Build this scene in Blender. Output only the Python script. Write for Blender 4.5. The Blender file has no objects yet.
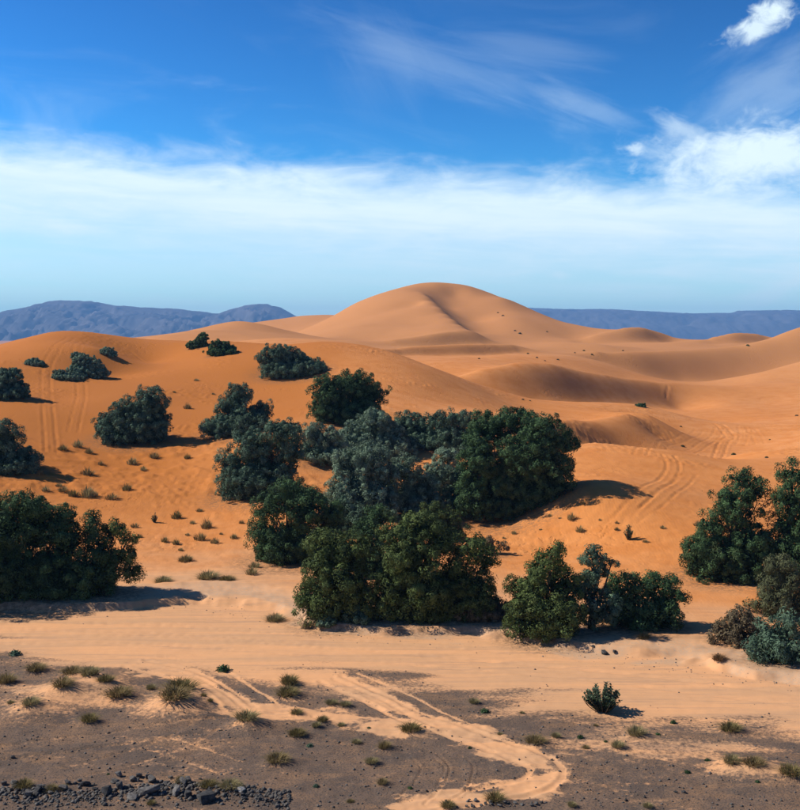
import bpy, bmesh, math, random
import numpy as np
from mathutils import Vector, Matrix

random.seed(7)
RNG = np.random.default_rng(11)
SC = bpy.context.scene
COL = SC.collection

# ------------------------------------------------------------------ camera
S = 1.3                       # metres per design unit
H = 14.0 * S                  # eye height above the dry river bed
FPX = 1100.0                  # focal length in photo pixels (800 wide)
PITCH = math.atan(67 / FPX)
cam_d = bpy.data.cameras.new('camera')
cam = bpy.data.objects.new('camera', cam_d)
COL.objects.link(cam)
cam_d.sensor_fit = 'HORIZONTAL'
cam_d.sensor_width = 36.0
cam_d.lens = 36.0 * FPX / 800.0
cam_d.clip_start = 0.5
cam_d.clip_end = 60000.0
cam.location = (0, 0, H)
cam.rotation_euler = (math.pi / 2 - PITCH, 0, 0)
SC.camera = cam

# ------------------------------------------------------------------ light
SUN_EL = math.radians(41)
SUN_AHEAD = math.radians(7)            # sun stands to the left, a little ahead
SUN_VEC = Vector((-math.cos(SUN_EL) * math.cos(SUN_AHEAD), math.cos(SUN_EL) * math.sin(SUN_AHEAD), math.sin(SUN_EL)))
sun_d = bpy.data.lights.new('sun', 'SUN')
sun_d.energy = 5.0
sun_d.angle = math.radians(0.53)
sun_d.color = (1.0, 0.92, 0.79)
sun = bpy.data.objects.new('sun', sun_d)
COL.objects.link(sun)
sun.rotation_euler = (-SUN_VEC).to_track_quat('-Z', 'Y').to_euler()
sun.location = (-200, 60, 200)

SC.view_settings.view_transform = 'Standard'
SC.view_settings.look = 'None'
SC.view_settings.gamma = 1.0
SC.view_settings.use_curve_mapping = False
SC.view_settings.exposure = 0.28
SC.cycles.max_bounces = 6
SC.cycles.diffuse_bounces = 3
SC.cycles.volume_bounces = 0
SC.cycles.transparent_max_bounces = 4


class NT:
    """small helper to write node trees"""
    def __init__(self, tree):
        self.t = tree
        tree.nodes.clear()

    def n(self, kind, **kw):
        nd = self.t.nodes.new(kind)
        for k, v in kw.items():
            setattr(nd, k, v)
        return nd

    def link(self, a, b):
        self.t.links.new(a, b)

    def put(self, sock, v):
        if hasattr(v, 'is_output') or isinstance(v, bpy.types.NodeSocket):
            self.t.links.new(v, sock)
        else:
            sock.default_value = v

    def m(self, op, a, b=0.0, c=0.0, clamp=False):
        nd = self.n('ShaderNodeMath', operation=op, use_clamp=clamp)
        for i, v in enumerate((a, b, c)):
            self.put(nd.inputs[i], v)
        return nd.outputs[0]

    def step(self, v, lo, hi, a=0.0, b=1.0):
        nd = self.n('ShaderNodeMapRange', interpolation_type='SMOOTHSTEP')
        self.put(nd.inputs['Value'], v)
        self.put(nd.inputs['From Min'], lo)
        self.put(nd.inputs['From Max'], hi)
        self.put(nd.inputs['To Min'], a)
        self.put(nd.inputs['To Max'], b)
        return nd.outputs['Result']

    def mix(self, f, a, b, blend='MIX'):
        nd = self.n('ShaderNodeMix', data_type='RGBA', blend_type=blend)
        self.put(nd.inputs[0], f)
        for sock, v in ((nd.inputs[6], a), (nd.inputs[7], b)):
            if isinstance(v, (tuple, list)):
                v = tuple(v) + ((1.0,) if len(v) == 3 else ())
            self.put(sock, v)
        return nd.outputs[2]

    def noise(self, vec, scale, detail=4.0, rough=0.55, dist=0.0):
        nd = self.n('ShaderNodeTexNoise')
        if vec is not None:
            self.link(vec, nd.inputs['Vector'])
        nd.inputs['Scale'].default_value = scale
        nd.inputs['Detail'].default_value = detail
        nd.inputs['Roughness'].default_value = rough
        nd.inputs['Distortion'].default_value = dist
        return nd.outputs['Fac']

    def xyz(self, x, y, z):
        nd = self.n('ShaderNodeCombineXYZ')
        for i, v in enumerate((x, y, z)):
            self.put(nd.inputs[i], v)
        return nd.outputs[0]

    def scale(self, vec, s):
        nd = self.n('ShaderNodeVectorMath', operation='MULTIPLY')
        self.link(vec, nd.inputs[0])
        nd.inputs[1].default_value = s
        return nd.outputs[0]


# ------------------------------------------------------------------ sky
SKY_STRENGTH = 0.085
world = bpy.data.worlds.new('World')
SC.world = world
world.use_nodes = True
w = NT(world.node_tree)
sky = w.n('ShaderNodeTexSky', sky_type='NISHITA', sun_disc=False)
sky.sun_elevation = SUN_EL
sky.sun_rotation = math.radians(270) + SUN_AHEAD
sky.altitude = 900.0
sky.air_density = 1.0
sky.dust_density = 0.3
sky.ozone_density = 3.0
# deep, polarised-looking blue: contrast and tint of the whole sky alike
gm = w.n('ShaderNodeGamma')
gm.inputs['Gamma'].default_value = 2.1
w.link(w.mix(1.0, sky.outputs[0], (0.155,) * 3, 'MULTIPLY'), gm.inputs['Color'])
SKYC = w.mix(1.0, gm.outputs[0], tuple(k * 0.93 / SKY_STRENGTH for k in (0.42, 1.00, 1.01)), 'MULTIPLY')
tc = w.n('ShaderNodeTexCoord')
sep = w.n('ShaderNodeSeparateXYZ')
w.link(tc.outputs['Generated'], sep.inputs[0])
X, Y, Z = sep.outputs
az = w.m('ARCTAN2', X, Y)
el = w.m('ARCSINE', Z)
# tilted cirrostratus bank: its top lies higher to the left
n_big = w.noise(w.xyz(w.m('MULTIPLY', az, 5.0), w.m('MULTIPLY', el, 16.0), 0.0), 1.0, 6.0, 0.6, 0.3)
n_fine = w.noise(w.xyz(w.m('MULTIPLY', az, 16.0), w.m('MULTIPLY', el, 46.0), 3.1), 1.0, 8.0, 0.62, 0.5)
top = w.m('SUBTRACT', 0.148, w.m('MULTIPLY', w.m('SINE', az), 0.055))
rel = w.m('SUBTRACT', el, top)
rel = w.m('ADD', rel, w.m('MULTIPLY', w.m('SUBTRACT', n_big, 0.5), 0.055))
rel = w.m('ADD', rel, w.m('MULTIPLY', w.m('SUBTRACT', n_fine, 0.5), 0.05))
bank = w.step(rel, 0.020, -0.030)
n_str = w.noise(w.xyz(w.m('MULTIPLY', az, 7.0), w.m('MULTIPLY', w.m('ADD', el, w.m('MULTIPLY', az, 0.05)), 60.0), 5.5), 1.0, 6.0, 0.6, 0.4)
under = w.step(w.m('ADD', rel, w.m('MULTIPLY', w.m('SUBTRACT', n_str, 0.5), 0.05)), -0.030, -0.095, 1.0, 0.70)
band = w.m('MULTIPLY', w.m('MULTIPLY', bank, under), w.step(n_str, 0.25, 0.7, 0.84, 1.0))
# high cirrus wisps
wc = w.xyz(w.m('ADD', w.m('MULTIPLY', az, 4.0), w.m('MULTIPLY', el, 3.5)), w.m('MULTIPLY', el, 11.0), 7.7)
n_w = w.noise(wc, 1.35, 7.0, 0.62, 0.9)
wisp = w.step(n_w, 0.5, 0.85, 0.0, 0.6)
wisp = w.m('MULTIPLY', wisp, w.step(el, 0.30, 0.10, 0.25, 1.0))


def puff(px, py, rad_x, rad_y, amp, seed, soft=0.5, ns=1.0, rot=0.0, stretch=1.0):
    """a separate cloud whose middle lies in one direction of the sky"""
    a0 = math.atan2((px - 400) / FPX, 1.0)
    e0 = (338 - py) / FPX * math.cos(a0)
    da, de = w.m('SUBTRACT', az, a0), w.m('SUBTRACT', el, e0)
    cr, sr = math.cos(math.radians(rot)), math.sin(math.radians(rot))
    ua = w.m('ADD', w.m('MULTIPLY', da, cr), w.m('MULTIPLY', de, -sr))
    ue = w.m('ADD', w.m('MULTIPLY', da, sr), w.m('MULTIPLY', de, cr))
    dx = w.m('DIVIDE', ua, rad_x / FPX)
    dy = w.m('DIVIDE', ue, rad_y / FPX)
    r = w.m('SQRT', w.m('ADD', w.m('MULTIPLY', dx, dx), w.m('MULTIPLY', dy, dy)))
    nn = w.noise(w.xyz(w.m('MULTIPLY', ua, 60.0 * ns / stretch), w.m('MULTIPLY', ue, 75.0 * ns), seed), 1.0, 6.0, 0.62, 0.4)
    v = w.m('ADD', r, w.m('MULTIPLY', w.m('SUBTRACT', nn, 0.5), 2.6))
    return w.step(v, 1.0 + soft * 0.6, 1.0 - soft, 0.0, amp)


clouds = [puff(750, 40, 26, 9, 0.85, 1.3, 0.8, 1.0, -18), puff(766, 24, 15, 9, 0.9, 8.3, 0.8, 1.0), puff(634, 153, 8, 5, 0.65, 2.9, 1.0, 1.9),
          puff(752, 158, 80, 26, 0.95, 4.4, 0.8, 0.75, -6, 1.3), puff(715, 165, 60, 22, 0.6, 31.4, 1.0, 0.8, 10, 1.5), puff(676, 134, 26, 9, 0.5, 5.9, 1.0, 0.9, 25, 2.0),
          puff(765, 95, 60, 40, 0.22, 9.1, 1.0, 0.45, -25, 3.0), puff(430, 74, 100, 20, 0.13, 6.1, 1.0, 0.7, 17, 6.0),
          puff(385, 70, 40, 40, 0.05, 16.1, 1.0, 0.7, 60, 5.0), puff(590, 118, 45, 12, 0.17, 12.1, 1.0, 0.8, 24, 5.0),
          puff(520, 62, 60, 18, 0.10, 22.0, 1.0, 0.6, 8, 6.0),
          puff(770, 292, 40, 10, 0.40, 14.1, 1.0, 0.8, -20, 3.0), puff(558, 275, 10, 4, 0.35, 11.0, 0.8, 1.2)]
tot = band
for c in clouds:      # 1-(1-a)(1-b)
    tot = w.m('SUBTRACT', 1.0, w.m('MULTIPLY', w.m('SUBTRACT', 1.0, tot), w.m('SUBTRACT', 1.0, c)))
tot = w.m('SUBTRACT', 1.0, w.m('MULTIPLY', w.m('SUBTRACT', 1.0, tot), w.m('SUBTRACT', 1.0, w.m('MULTIPLY', wisp, 0.45))))
CW = 0.96 / SKY_STRENGTH
skycol = w.mix(tot, SKYC, (CW * 0.83, CW * 0.98, CW * 1.04))
bg = w.n('ShaderNodeBackground')
bg.inputs['Strength'].default_value = SKY_STRENGTH
w.link(skycol, bg.inputs['Color'])
wo = w.n('ShaderNodeOutputWorld')
w.link(bg.outputs[0], wo.inputs['Surface'])


# ------------------------------------------------------------------ helpers
def ray(px, py):
    """horizontal angle and slope of the view ray through a photo pixel"""
    cx, cy = (px - 400) / FPX, (405 - py) / FPX
    dx = cx
    dy = math.cos(PITCH) + cy * math.sin(PITCH)
    dz = -math.sin(PITCH) + cy * math.cos(PITCH)
    return math.atan2(dx, dy), dz / math.hypot(dx, dy)


def hash2(ix, iy, seed):
    h = (ix.astype(np.int64) * 374761393 + iy.astype(np.int64) * 668265263 + seed * 974634777) & 0xffffffff
    h = ((h ^ (h >> 13)) * 1274126177) & 0xffffffff
    h = h ^ (h >> 16)
    return h.astype(np.float64) / 4294967295.0


def noise2(x, y, seed=0):
    ix, iy = np.floor(x), np.floor(y)
    fx, fy = x - ix, y - iy
    ux, uy = fx * fx * fx * (fx * (fx * 6 - 15) + 10), fy * fy * fy * (fy * (fy * 6 - 15) + 10)

    def g(ox, oy):
        a = hash2(ix + ox, iy + oy, seed) * 2 * np.pi
        return np.cos(a) * (fx - ox) + np.sin(a) * (fy - oy)
    a = g(0, 0) * (1 - ux) + g(1, 0) * ux
    b = g(0, 1) * (1 - ux) + g(1, 1) * ux
    return (a * (1 - uy) + b * uy) * 1.5


def fbm(x, y, seed=0, octv=4, gain=0.5):
    t, a, f = 0, 1.0, 1.0
    for k in range(octv):
        t = t + a * noise2(x * f, y * f, seed + k * 17)
        a *= gain
        f *= 2.03
    return t


def sstep(v, a, b):
    t = np.clip((v - a) / (b - a), 0, 1)
    return t * t * (3 - 2 * t)


def mesh_from_arrays(name, verts, faces, smooth=False):
    """verts (n,3); faces (m,k) of one size"""
    me = bpy.data.meshes.new(name)
    verts = np.ascontiguousarray(verts, np.float32)
    faces = np.ascontiguousarray(faces, np.int32)
    m, k = faces.shape
    me.vertices.add(len(verts))
    me.vertices.foreach_set('co', verts.ravel())
    me.loops.add(m * k)
    me.loops.foreach_set('vertex_index', faces.ravel())
    me.polygons.add(m)
    me.polygons.foreach_set('loop_start', np.arange(0, m * k, k, dtype=np.int32))
    me.polygons.foreach_set('loop_total', np.full(m, k, np.int32))
    if smooth:
        me.polygons.foreach_set('use_smooth', np.ones(m, bool))
    me.update(calc_edges=True)
    return me


def attr(me, name, data, domain='POINT'):
    a = me.attributes.new(name, 'FLOAT', domain)
    a.data.foreach_set('value', np.ascontiguousarray(data, np.float32))


def obj(name, me, mat=None, parent=None):
    o = bpy.data.objects.new(name, me)
    COL.objects.link(o)
    if mat is not None and me is not None:
        me.materials.append(mat)
    if parent is not None:
        o.parent = parent
    return o


def tag(o, label, cat, group=None):
    o['label'] = label
    o['category'] = cat
    if group:
        o['group'] = group
    return o


def kind(o, k):
    o['kind'] = k
    return o


# ------------------------------------------------------------------ terrain control points
CP = []            # (phi, ln r, z / r)


def P(*pts):
    for px, py, d in pts:
        phi, s = ray(px, py)
        r = d * S
        CP.append((phi, math.log(r), (H + s * r) / r))


def ZP(pxs, d, z):
    for px in pxs:
        phi, s = ray(px, 405)
        r = d * S
        CP.append((phi, math.log(r), z * S / r))


def face(pts, ang, back=5.0, drop=0.25):
    """a slip face: (x, crest y, crest distance, foot y); ang = its slope along the view"""
    a = np.array(pts, float)
    tn = math.tan(math.radians(ang))
    for px in np.arange(a[0, 0], a[-1, 0] + 0.1, 9.0):
        yc, dc, yf = (np.interp(px, a[:, 0], a[:, k]) for k in (1, 2, 3))
        zc = 14 - (yc - 338) * dc / FPX
        df = (tn * dc - zc + 14) / ((yf - 338) / FPX + tn)
        zf = 14 - (yf - 338) * df / FPX
        P((px, yc, dc))
        ZP((px,), df, zf)
        ZP((px,), df - (dc - df) * 0.55, zf - 0.08 * (zc - zf))
        ZP((px,), dc + back, zc - drop)


WIDE = (-100, 50, 200, 330, 450, 600, 750, 900)
for d in (22, 28, 33, 40, 47, 53):
    ZP(WIDE, d, 0)
ZP(WIDE, 57.5, 0.08)
ZP((-100, 60, 200, 430, 600, 900), 64, 0.3)
# rise to the slopes
P((200, 560, 69), (200, 520, 80), (150, 495, 88), (60, 495, 88), (0, 490, 88), (-80, 480, 90), (230, 500, 86),
  (300, 565, 66.5), (370, 512, 80), (460, 540, 74), (510, 520, 80), (560, 498, 80), (600, 500, 78.5), (650, 540, 72),
  (650, 500, 80), (720, 575, 65.2), (790, 580, 65), (560, 545, 73), (600, 472, 90), (585, 482, 82), (540, 455, 103))
# dune B: low lit shoulder on the right
P((584, 446, 106), (629, 449, 106), (671, 451, 106), (704, 457, 104), (728, 466, 100), (770, 490, 92), (800, 505, 88),
  (860, 500, 90))
ZP((584,), 120, 1.0); ZP((640, 700), 119, 0.5)
# basin with wheel tracks
P((740, 455, 122), (780, 450, 125), (700, 440, 150), (760, 432, 160), (700, 425, 185), (760, 420, 190), (800, 420, 185),
  (860, 430, 150))
# dune A: bright top, shaded face turned to the right, lit flank behind the trees
face([(545, 422, 120, 449), (560, 421, 124, 448), (600, 419, 135, 447), (630, 414, 144, 446)], 12)
P((650, 416, 150), (655, 436, 141), (672, 430, 154),
  (545, 402, 158), (600, 402, 170), (640, 405, 172), (498, 398, 148), (467, 385, 146), (436, 368, 150), (389, 352, 152),
  (355, 344, 153), (318, 342, 153), (264, 347, 155), (350, 370, 135), (400, 385, 130), (330, 400, 118), (400, 410, 115),
  (450, 405, 125), (500, 415, 128), (350, 425, 105), (300, 440, 98), (255, 497, 85), (430, 452, 100), (390, 450, 100),
  (340, 465, 95), (370, 510, 82), (460, 500, 85), (235, 435, 105), (290, 376, 135), (270, 400, 122), (500, 455, 101))
ZP((300,), 182, 9.5); ZP((360,), 187, 8.0); ZP((420,), 182, 7.5)
# left dune and the bowl beside it
P((222, 355, 150), (200, 346, 160), (240, 344, 165), (180, 341, 170), (145, 341, 168), (115, 338, 166), (90, 333.5, 166),
  (67, 332, 166), (45, 333.5, 166), (30, 337, 166), (0, 346, 164), (-60, 362, 160), (150, 375, 140), (200, 385, 132),
  (180, 400, 124), (150, 362, 157), (100, 350, 150), (125, 358, 155), (112, 374, 144), (60, 365, 142), (60, 400, 123), (20, 400, 120), (110, 400, 122),
  (60, 440, 106), (10, 440, 104), (135, 444, 104), (187, 458, 98), (5, 473, 94), (110, 470, 96), (-60, 440, 105))
ZP((-90, 30, 100, 160, 220), 205, 8.0); ZP((-60, 60, 200), 245, 8.0)
# terrace C, its slip face turned to the right
face([(470, 376, 189, 387), (478, 371, 192, 391), (500, 366, 196, 397), (520, 363, 200, 399), (552, 364, 206, 400), (589, 373, 214, 402),
      (620, 378, 221, 403), (650, 381, 228, 404), (680, 383, 235, 405)], 22)
P((728, 386, 243), (760, 385, 246), (800, 383, 248), (860, 382, 250),
  (470, 358, 238), (450, 362, 220), (552, 358, 252), (520, 358, 245), (720, 405, 222), (760, 403, 225), (810, 403, 225))
ZP((640,), 250, 4.4); ZP((700,), 262, 3.2)
# low dunes N2 and N1 before the great dune
face([(385, 350, 246, 353), (400, 349, 250, 355.5), (434, 347, 257, 355.5), (467, 345, 264, 355), (500, 344.3, 272, 353.5), (514, 344.5, 275, 352.5),
      (524, 348, 276, 352)], 25)
face([(395, 339.5, 310, 346), (434, 334, 318, 346), (464, 329, 328, 344), (478, 332, 329, 344), (488, 338.5, 328, 343.5)], 24)
P((350, 343, 250), (350, 341, 305))
P((520, 340, 345), (560, 342, 335), (600, 345, 325), (550, 352, 288), (600, 352, 290))
# dune D
face([(600, 353.5, 290, 361), (640, 352, 300, 371), (680, 351, 312, 379), (740, 345, 328, 376), (770, 338, 336, 370), (800, 327, 345, 362),
      (850, 318, 355, 352)], 23)
P((580, 357, 270))
ZP((680,), 355, 10.6); ZP((740, 800), 372, 10)
# lit slope E
P((725, 385, 262), (760, 374, 271), (800, 362, 280), (850, 350, 284), (800, 378, 263), (770, 382, 259))

# F and G on the far right
face([(580, 339, 404, 343), (600, 333, 410, 343), (625, 328, 418, 342), (640, 327, 424, 341), (655, 331, 430, 342), (672, 337, 434, 342.5)], 22)
P((570, 341, 400), (684, 342, 425))
face([(704, 340, 404, 343), (715, 337, 410, 343.5), (735, 333, 418, 343), (755, 334, 426, 343), (768, 337, 430, 342)], 22)
P((695, 342, 400), (780, 339, 430), (840, 342, 430))
ZP((600, 660, 740, 850), 520, 6)
# great dune M
P((330, 318, 470), (345, 309, 470), (360, 301, 470), (380, 294, 470), (400, 289, 470), (412, 288.5, 467), (420, 290, 465),
  (430, 288, 476), (440, 287, 480), (455, 288, 482), (470, 291, 480), (490, 296, 478), (505, 299, 472), (515, 304, 470),
  (530, 312, 460), (545, 318, 450), (575, 326, 440), (545, 322, 560),
  (380, 340, 352), (360, 325, 388), (400, 320, 395), (400, 304, 432), (370, 311, 428), (340, 335, 368), (320, 335, 382),
  (300, 340, 372), (345, 322, 420), (430, 325, 382), (418, 305, 428),
  (468, 329.5, 366),
  (446, 300, 466), (460, 310, 450), (474, 322, 432), (488, 334, 398), (455, 294, 478), (510, 310, 452), (522, 325, 418),
  (500, 318, 430))
for px, py, d in ((424, 293, 452), (428, 297, 442), (434, 302, 428), (440, 308, 415), (448, 315, 401), (455, 320, 388), (462, 325.5, 376)):
    zc = 14 - (py - 338) * d / FPX
    P((px, py, d))
    ZP((px + 8,), d, zc - 2.6)
    ZP((px + 17,), d, zc - 4.8)
    ZP((px + 26,), d, zc - 6.4)
    ZP((px - 9,), d, zc + 0.2)
ZP((420, 480), 620, 12); ZP((560,), 600, 9)
# far dunes on the left skyline
P((262, 323, 600), (300, 316, 620), (325, 315, 620), (280, 319.5, 610), (345, 316, 620), (375, 320, 620), (400, 322, 620))
ZP((262, 300, 325, 350, 375), 665, 20)
ZP((230, 300), 760, 8); ZP((290,), 520, 12)
P((200, 330, 320), (215, 325, 327), (240, 321, 330), (262, 325, 325), (285, 333, 320), (240, 338, 282), (310, 339, 310))
ZP((220,), 246, 11); ZP((240,), 420, 9)
P((145, 338, 290), (165, 335, 295), (190, 331, 300))
ZP((150,), 380, 7); ZP((-80, 0, 60), 300, 6); ZP((-80, 60), 420, 5)
for d, z in ((900, 5), (1500, 1), (3500, 0), (9000, 0), (14000, 0)):
    ZP((-100, 150, 400, 650, 900), d, z)

CPA = np.array(CP)
PHI_LIM = math.radians(23.5)


def tps_fit(p, v, lam=2e-7):
    n = len(p)
    d2 = ((p[:, None, :] - p[None, :, :]) ** 2).sum(-1)
    K = 0.5 * d2 * np.log(d2 + 1e-12)
    A = np.zeros((n + 3, n + 3))
    A[:n, :n] = K + lam * np.eye(n)
    A[:n, n] = 1
    A[:n, n + 1:] = p
    A[n, :n] = 1
    A[n + 1:, :n] = p.T
    return np.linalg.solve(A, np.concatenate([v, np.zeros(3)]))


PTS = CPA[:, :2]
WTS = tps_fit(PTS, CPA[:, 2])
# tabulate on a regular grid (angle, log distance)
GP = np.linspace(-PHI_LIM, PHI_LIM, 240)
GL = np.linspace(math.log(20), math.log(17000), 1300)
TAB = np.zeros((len(GL), len(GP)))
for i, l in enumerate(GL):
    d2 = (GP[:, None] - PTS[None, :, 0]) ** 2 + (l - PTS[None, :, 1]) ** 2
    TAB[i] = (0.5 * d2 * np.log(d2 + 1e-12)) @ WTS[:-3] + WTS[-3] + WTS[-2] * GP + WTS[-1] * l


def cubic_w(t):
    return (-0.5 * t + t * t - 0.5 * t ** 3, 1 - 2.5 * t * t + 1.5 * t ** 3, 0.5 * t + 2 * t * t - 1.5 * t ** 3,
            -0.5 * t * t + 0.5 * t ** 3)


def tab_sample(phi, l):
    a = (np.clip(phi, -PHI_LIM, PHI_LIM) - GP[0]) / (GP[1] - GP[0])
    b = (np.clip(l, GL[0], GL[-1]) - GL[0]) / (GL[1] - GL[0])
    ia, ib = np.clip(np.floor(a), 1, len(GP) - 3).astype(int), np.clip(np.floor(b), 1, len(GL) - 3).astype(int)
    wa, wb = cubic_w(a - ia), cubic_w(b - ib)
    out = 0
    for j in range(4):
        row = 0
        for i in range(4):
            row = row + wa[i] * TAB[ib + j - 1, ia + i - 1]
        out = out + wb[j] * row
    return out


BUMPS = []         # small sand mounds under tussocks: (x, y, radius, height)


def base_height(x, y):
    x, y = np.asarray(x, float), np.asarray(y, float)
    r = np.maximum(np.hypot(x, y), 0.01)
    phi = np.arctan2(x, y)
    z = tab_sample(phi, np.log(np.maximum(r, 20))) * r
    side = 1 - sstep(np.abs(phi), math.radians(32), math.radians(75))
    z = z * side
    # flatten the river bed exactly, then relief of its own
    near = 1 - sstep(r, 66, 80)
    z = z * (1 - near) + np.clip(z, -0.05, 0.4) * near
    z = z + 0.06 * fbm(x / 14, y / 7, 3, 3) * sstep(r, 36, 44) * (1 - sstep(r, 120, 260))
    z = z + 0.32 * fbm(x / 24, y / 20, 5, 2) * sstep(r, 85, 130) * (1 - sstep(r, 700, 900))
    # the rise the viewer stands on
    hill = np.maximum(0, (H - 1.75) * (1 - np.maximum(r - 2, 0) / 26.0))
    return np.where(r < 40, np.maximum(z, hill), z)


_RR = np.exp(np.linspace(math.log(37), math.log(900), 2600))


def hit(px, py):
    """first ground point on the ray through a photo pixel"""
    phi, s = ray(px, py)
    zz = base_height(_RR * math.sin(phi), _RR * math.cos(phi))
    below = zz >= H + s * _RR
    k = int(np.argmax(below)) if below.any() else len(_RR) - 1
    r = _RR[k]
    if k > 0 and below[k]:
        a = (H + s * _RR[k - 1]) - zz[k - 1]
        b = zz[k] - (H + s * _RR[k])
        r = _RR[k - 1] + (_RR[k] - _RR[k - 1]) * a / max(a + b, 1e-9)
    return r * math.sin(phi), r * math.cos(phi), r


def line_hits(pts):
    return np.array([hit(*p)[:2] for p in pts])


def smooth_line(p, n=10):
    p = np.array(p, float)
    q = np.vstack([2 * p[0] - p[1], p, 2 * p[-1] - p[-2]])
    out = []
    for i in range(1, len(q) - 2):
        for t in np.linspace(0, 1, n, endpoint=False):
            wv = cubic_w(t)
            out.append(sum(wv[k] * q[i - 1 + k] for k in range(4)))
    out.append(p[-1])
    return np.array(out)


def seg_dist(x, y, line):
    """signed distance to a polyline (sign = side)"""
    best = np.full(x.shape, 1e9)
    sgn = np.ones(x.shape)
    for (x0, y0), (x1, y1) in zip(line[:-1], line[1:]):
        dx, dy = x1 - x0, y1 - y0
        L2 = dx * dx + dy * dy + 1e-9
        t = np.clip(((x - x0) * dx + (y - y0) * dy) / L2, 0, 1)
        ex, ey = x - x0 - t * dx, y - y0 - t * dy
        d = np.hypot(ex, ey)
        m = d < best
        best = np.where(m, d, best)
        sgn = np.where(m, np.sign(ex * dy - ey * dx), sgn)
    return best * sgn


# ------------------------------------------------------------------ grass tussocks: where they stand
# (photo x, photo y of the foot, width in photo pixels, kind)
TUFTS_PLAIN = [
    (4, 687, 22, 'dry'), (33, 675, 28, 'dry'), (70, 681, 28, 'dry'), (88, 685, 22, 'pale'), (104, 692, 24, 'olive'),
    (60, 701, 32, 'dry'), (116, 704, 34, 'dry'), (28, 716, 24, 'pale'), (10, 709, 8, 'pale'), (88, 725, 20, 'olive'),
    (178, 699, 40, 'olive'), (172, 713, 42, 'dry'), (245, 729, 32, 'pale'), (150, 693, 12, 'pale'), (203, 704, 8, 'olive'),
    (210, 708, 7, 'olive'), (276, 767, 32, 'dry'), (22, 791, 20, 'olive'), (50, 794, 15, 'olive'), (62, 792, 11, 'olive'),
    (150, 807, 11, 'olive'), (180, 786, 16, 'olive'), (207, 791, 20, 'olive'), (229, 793, 28, 'pale'),
    (288, 687, 22, 'olive'), (286, 700, 30, 'olive'), (296, 716, 15, 'olive'), (322, 724, 15, 'olive'),
    (316, 729, 11, 'pale'), (296, 739, 20, 'olive'), (331, 707, 14, 'pale'), (345, 708, 13, 'pale'), (341, 726, 9, 'pale'),
    (410, 735, 23, 'olive'), (356, 745, 11, 'pale'), (384, 751, 17, 'dry'), (371, 766, 15, 'pale'), (382, 786, 13, 'dry'),
    (448, 810, 16, 'olive'), (495, 804, 22, 'olive'), (536, 747, 28, 'dry'), (522, 714, 6, 'pale'), (556, 740, 11, 'pale'),
    (586, 750, 9, 'dry'), (618, 752, 16, 'pale'), (637, 740, 21, 'pale'), (596, 727, 6, 'dry'), (732, 735, 27, 'olive'),
    (733, 771, 26, 'pale'), (756, 775, 28, 'dry'), (794, 784, 34, 'olive'), (572, 809, 11, 'pale'), (648, 810, 11, 'pale'),
    (474, 705, 12, 'pale'), (500, 735, 6, 'pale'), (720, 668, 16, 'brown'), (644, 647, 15, 'olive'), (350, 803, 9, 'olive'),
]
SHRUBLETS_PLAIN = [(14, 656, 13), (223, 672, 17), (310, 747, 8), (316, 788, 8), (410, 790, 6), (470, 749, 5), (485, 713, 11),
                   (581, 740, 8), (606, 744, 5), (658, 737, 6), (674, 724, 8), (708, 763, 7), (688, 774, 8), (758, 786, 6),
                   (108, 775, 4), (369, 729, 5)]
TUFTS_SLOPE = [
    (153, 459, 13, 'dry'), (131, 465, 13, 'pale'), (143, 471, 8, 'pale'), (187, 459, 9, 'olive'), (62, 451, 13, 'olive'),
    (77, 448, 13, 'pale'), (88, 454, 11, 'dry'), (86, 476, 17, 'dry'), (62, 493, 13, 'dry'), (72, 497, 14, 'olive'),
    (86, 498, 17, 'pale'), (94, 497, 9, 'pale'), (110, 500, 16, 'dry'), (126, 491, 13, 'olive'), (176, 519, 13, 'olive'),
    (199, 512, 9, 'dry'), (192, 524, 8, 'pale'), (206, 529, 15, 'dry'), (187, 536, 7, 'pale'), (199, 541, 15, 'dry'),
    (214, 544, 11, 'pale'), (233, 539, 10, 'pale'), (221, 535, 5, 'dry'), (164, 543, 10, 'olive'), (175, 545, 10, 'olive'),
    (184, 562, 19, 'dry'), (140, 538, 6, 'olive'), (180, 551, 7, 'pale'), (206, 580, 30, 'pale'), (226, 582, 19, 'olive'),
    (251, 575, 14, 'pale'), (162, 583, 19, 'pale'), (134, 528, 9, 'dry'), (241, 524, 7, 'dry'), (187, 409, 9, 'dry'),
    (196, 381, 6, 'pale'), (174, 393, 4, 'dry'), (213, 395, 4, 'dry'), (58, 487, 9, 'dry'), (40, 478, 8, 'dry'),
    (45, 492, 10, 'pale'), (100, 466, 7, 'dry'),
    (274, 622, 22, 'pale'), (254, 568, 14, 'pale'), (306, 629, 12, 'pale'),
    (583, 505, 7, 'olive'), (550, 517, 5, 'pale'), (572, 521, 11, 'pale'), (560, 519, 4, 'pale'), (580, 533, 11, 'pale'),
    (617, 531, 6, 'olive'), (617, 524, 5, 'dry'), (541, 531, 5, 'pale'), (514, 535, 7, 'pale'), (504, 539, 5, 'pale'),
    (646, 543, 8, 'pale'), (663, 529, 7, 'pale'), (700, 527, 13, 'pale'), (667, 610, 8, 'pale'), (600, 521, 4, 'pale'),
]
SHRUBLETS_FAR = [
    (479, 359, 5), (537, 358, 5), (545, 361, 4), (558, 360, 5), (575, 353, 4), (584, 351, 5), (592, 355, 5), (623, 351, 4),
    (528, 354, 5), (520, 334, 7), (515, 331, 5), (503, 316, 5), (498, 313, 4), (547, 332, 4), (523, 400, 6), (530, 401, 4),
    (748, 346, 7), (681, 427, 5), (734, 455, 9), (683, 447, 9), (767, 458, 8), 
    (797, 416, 6), (770, 440, 4)]

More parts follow.
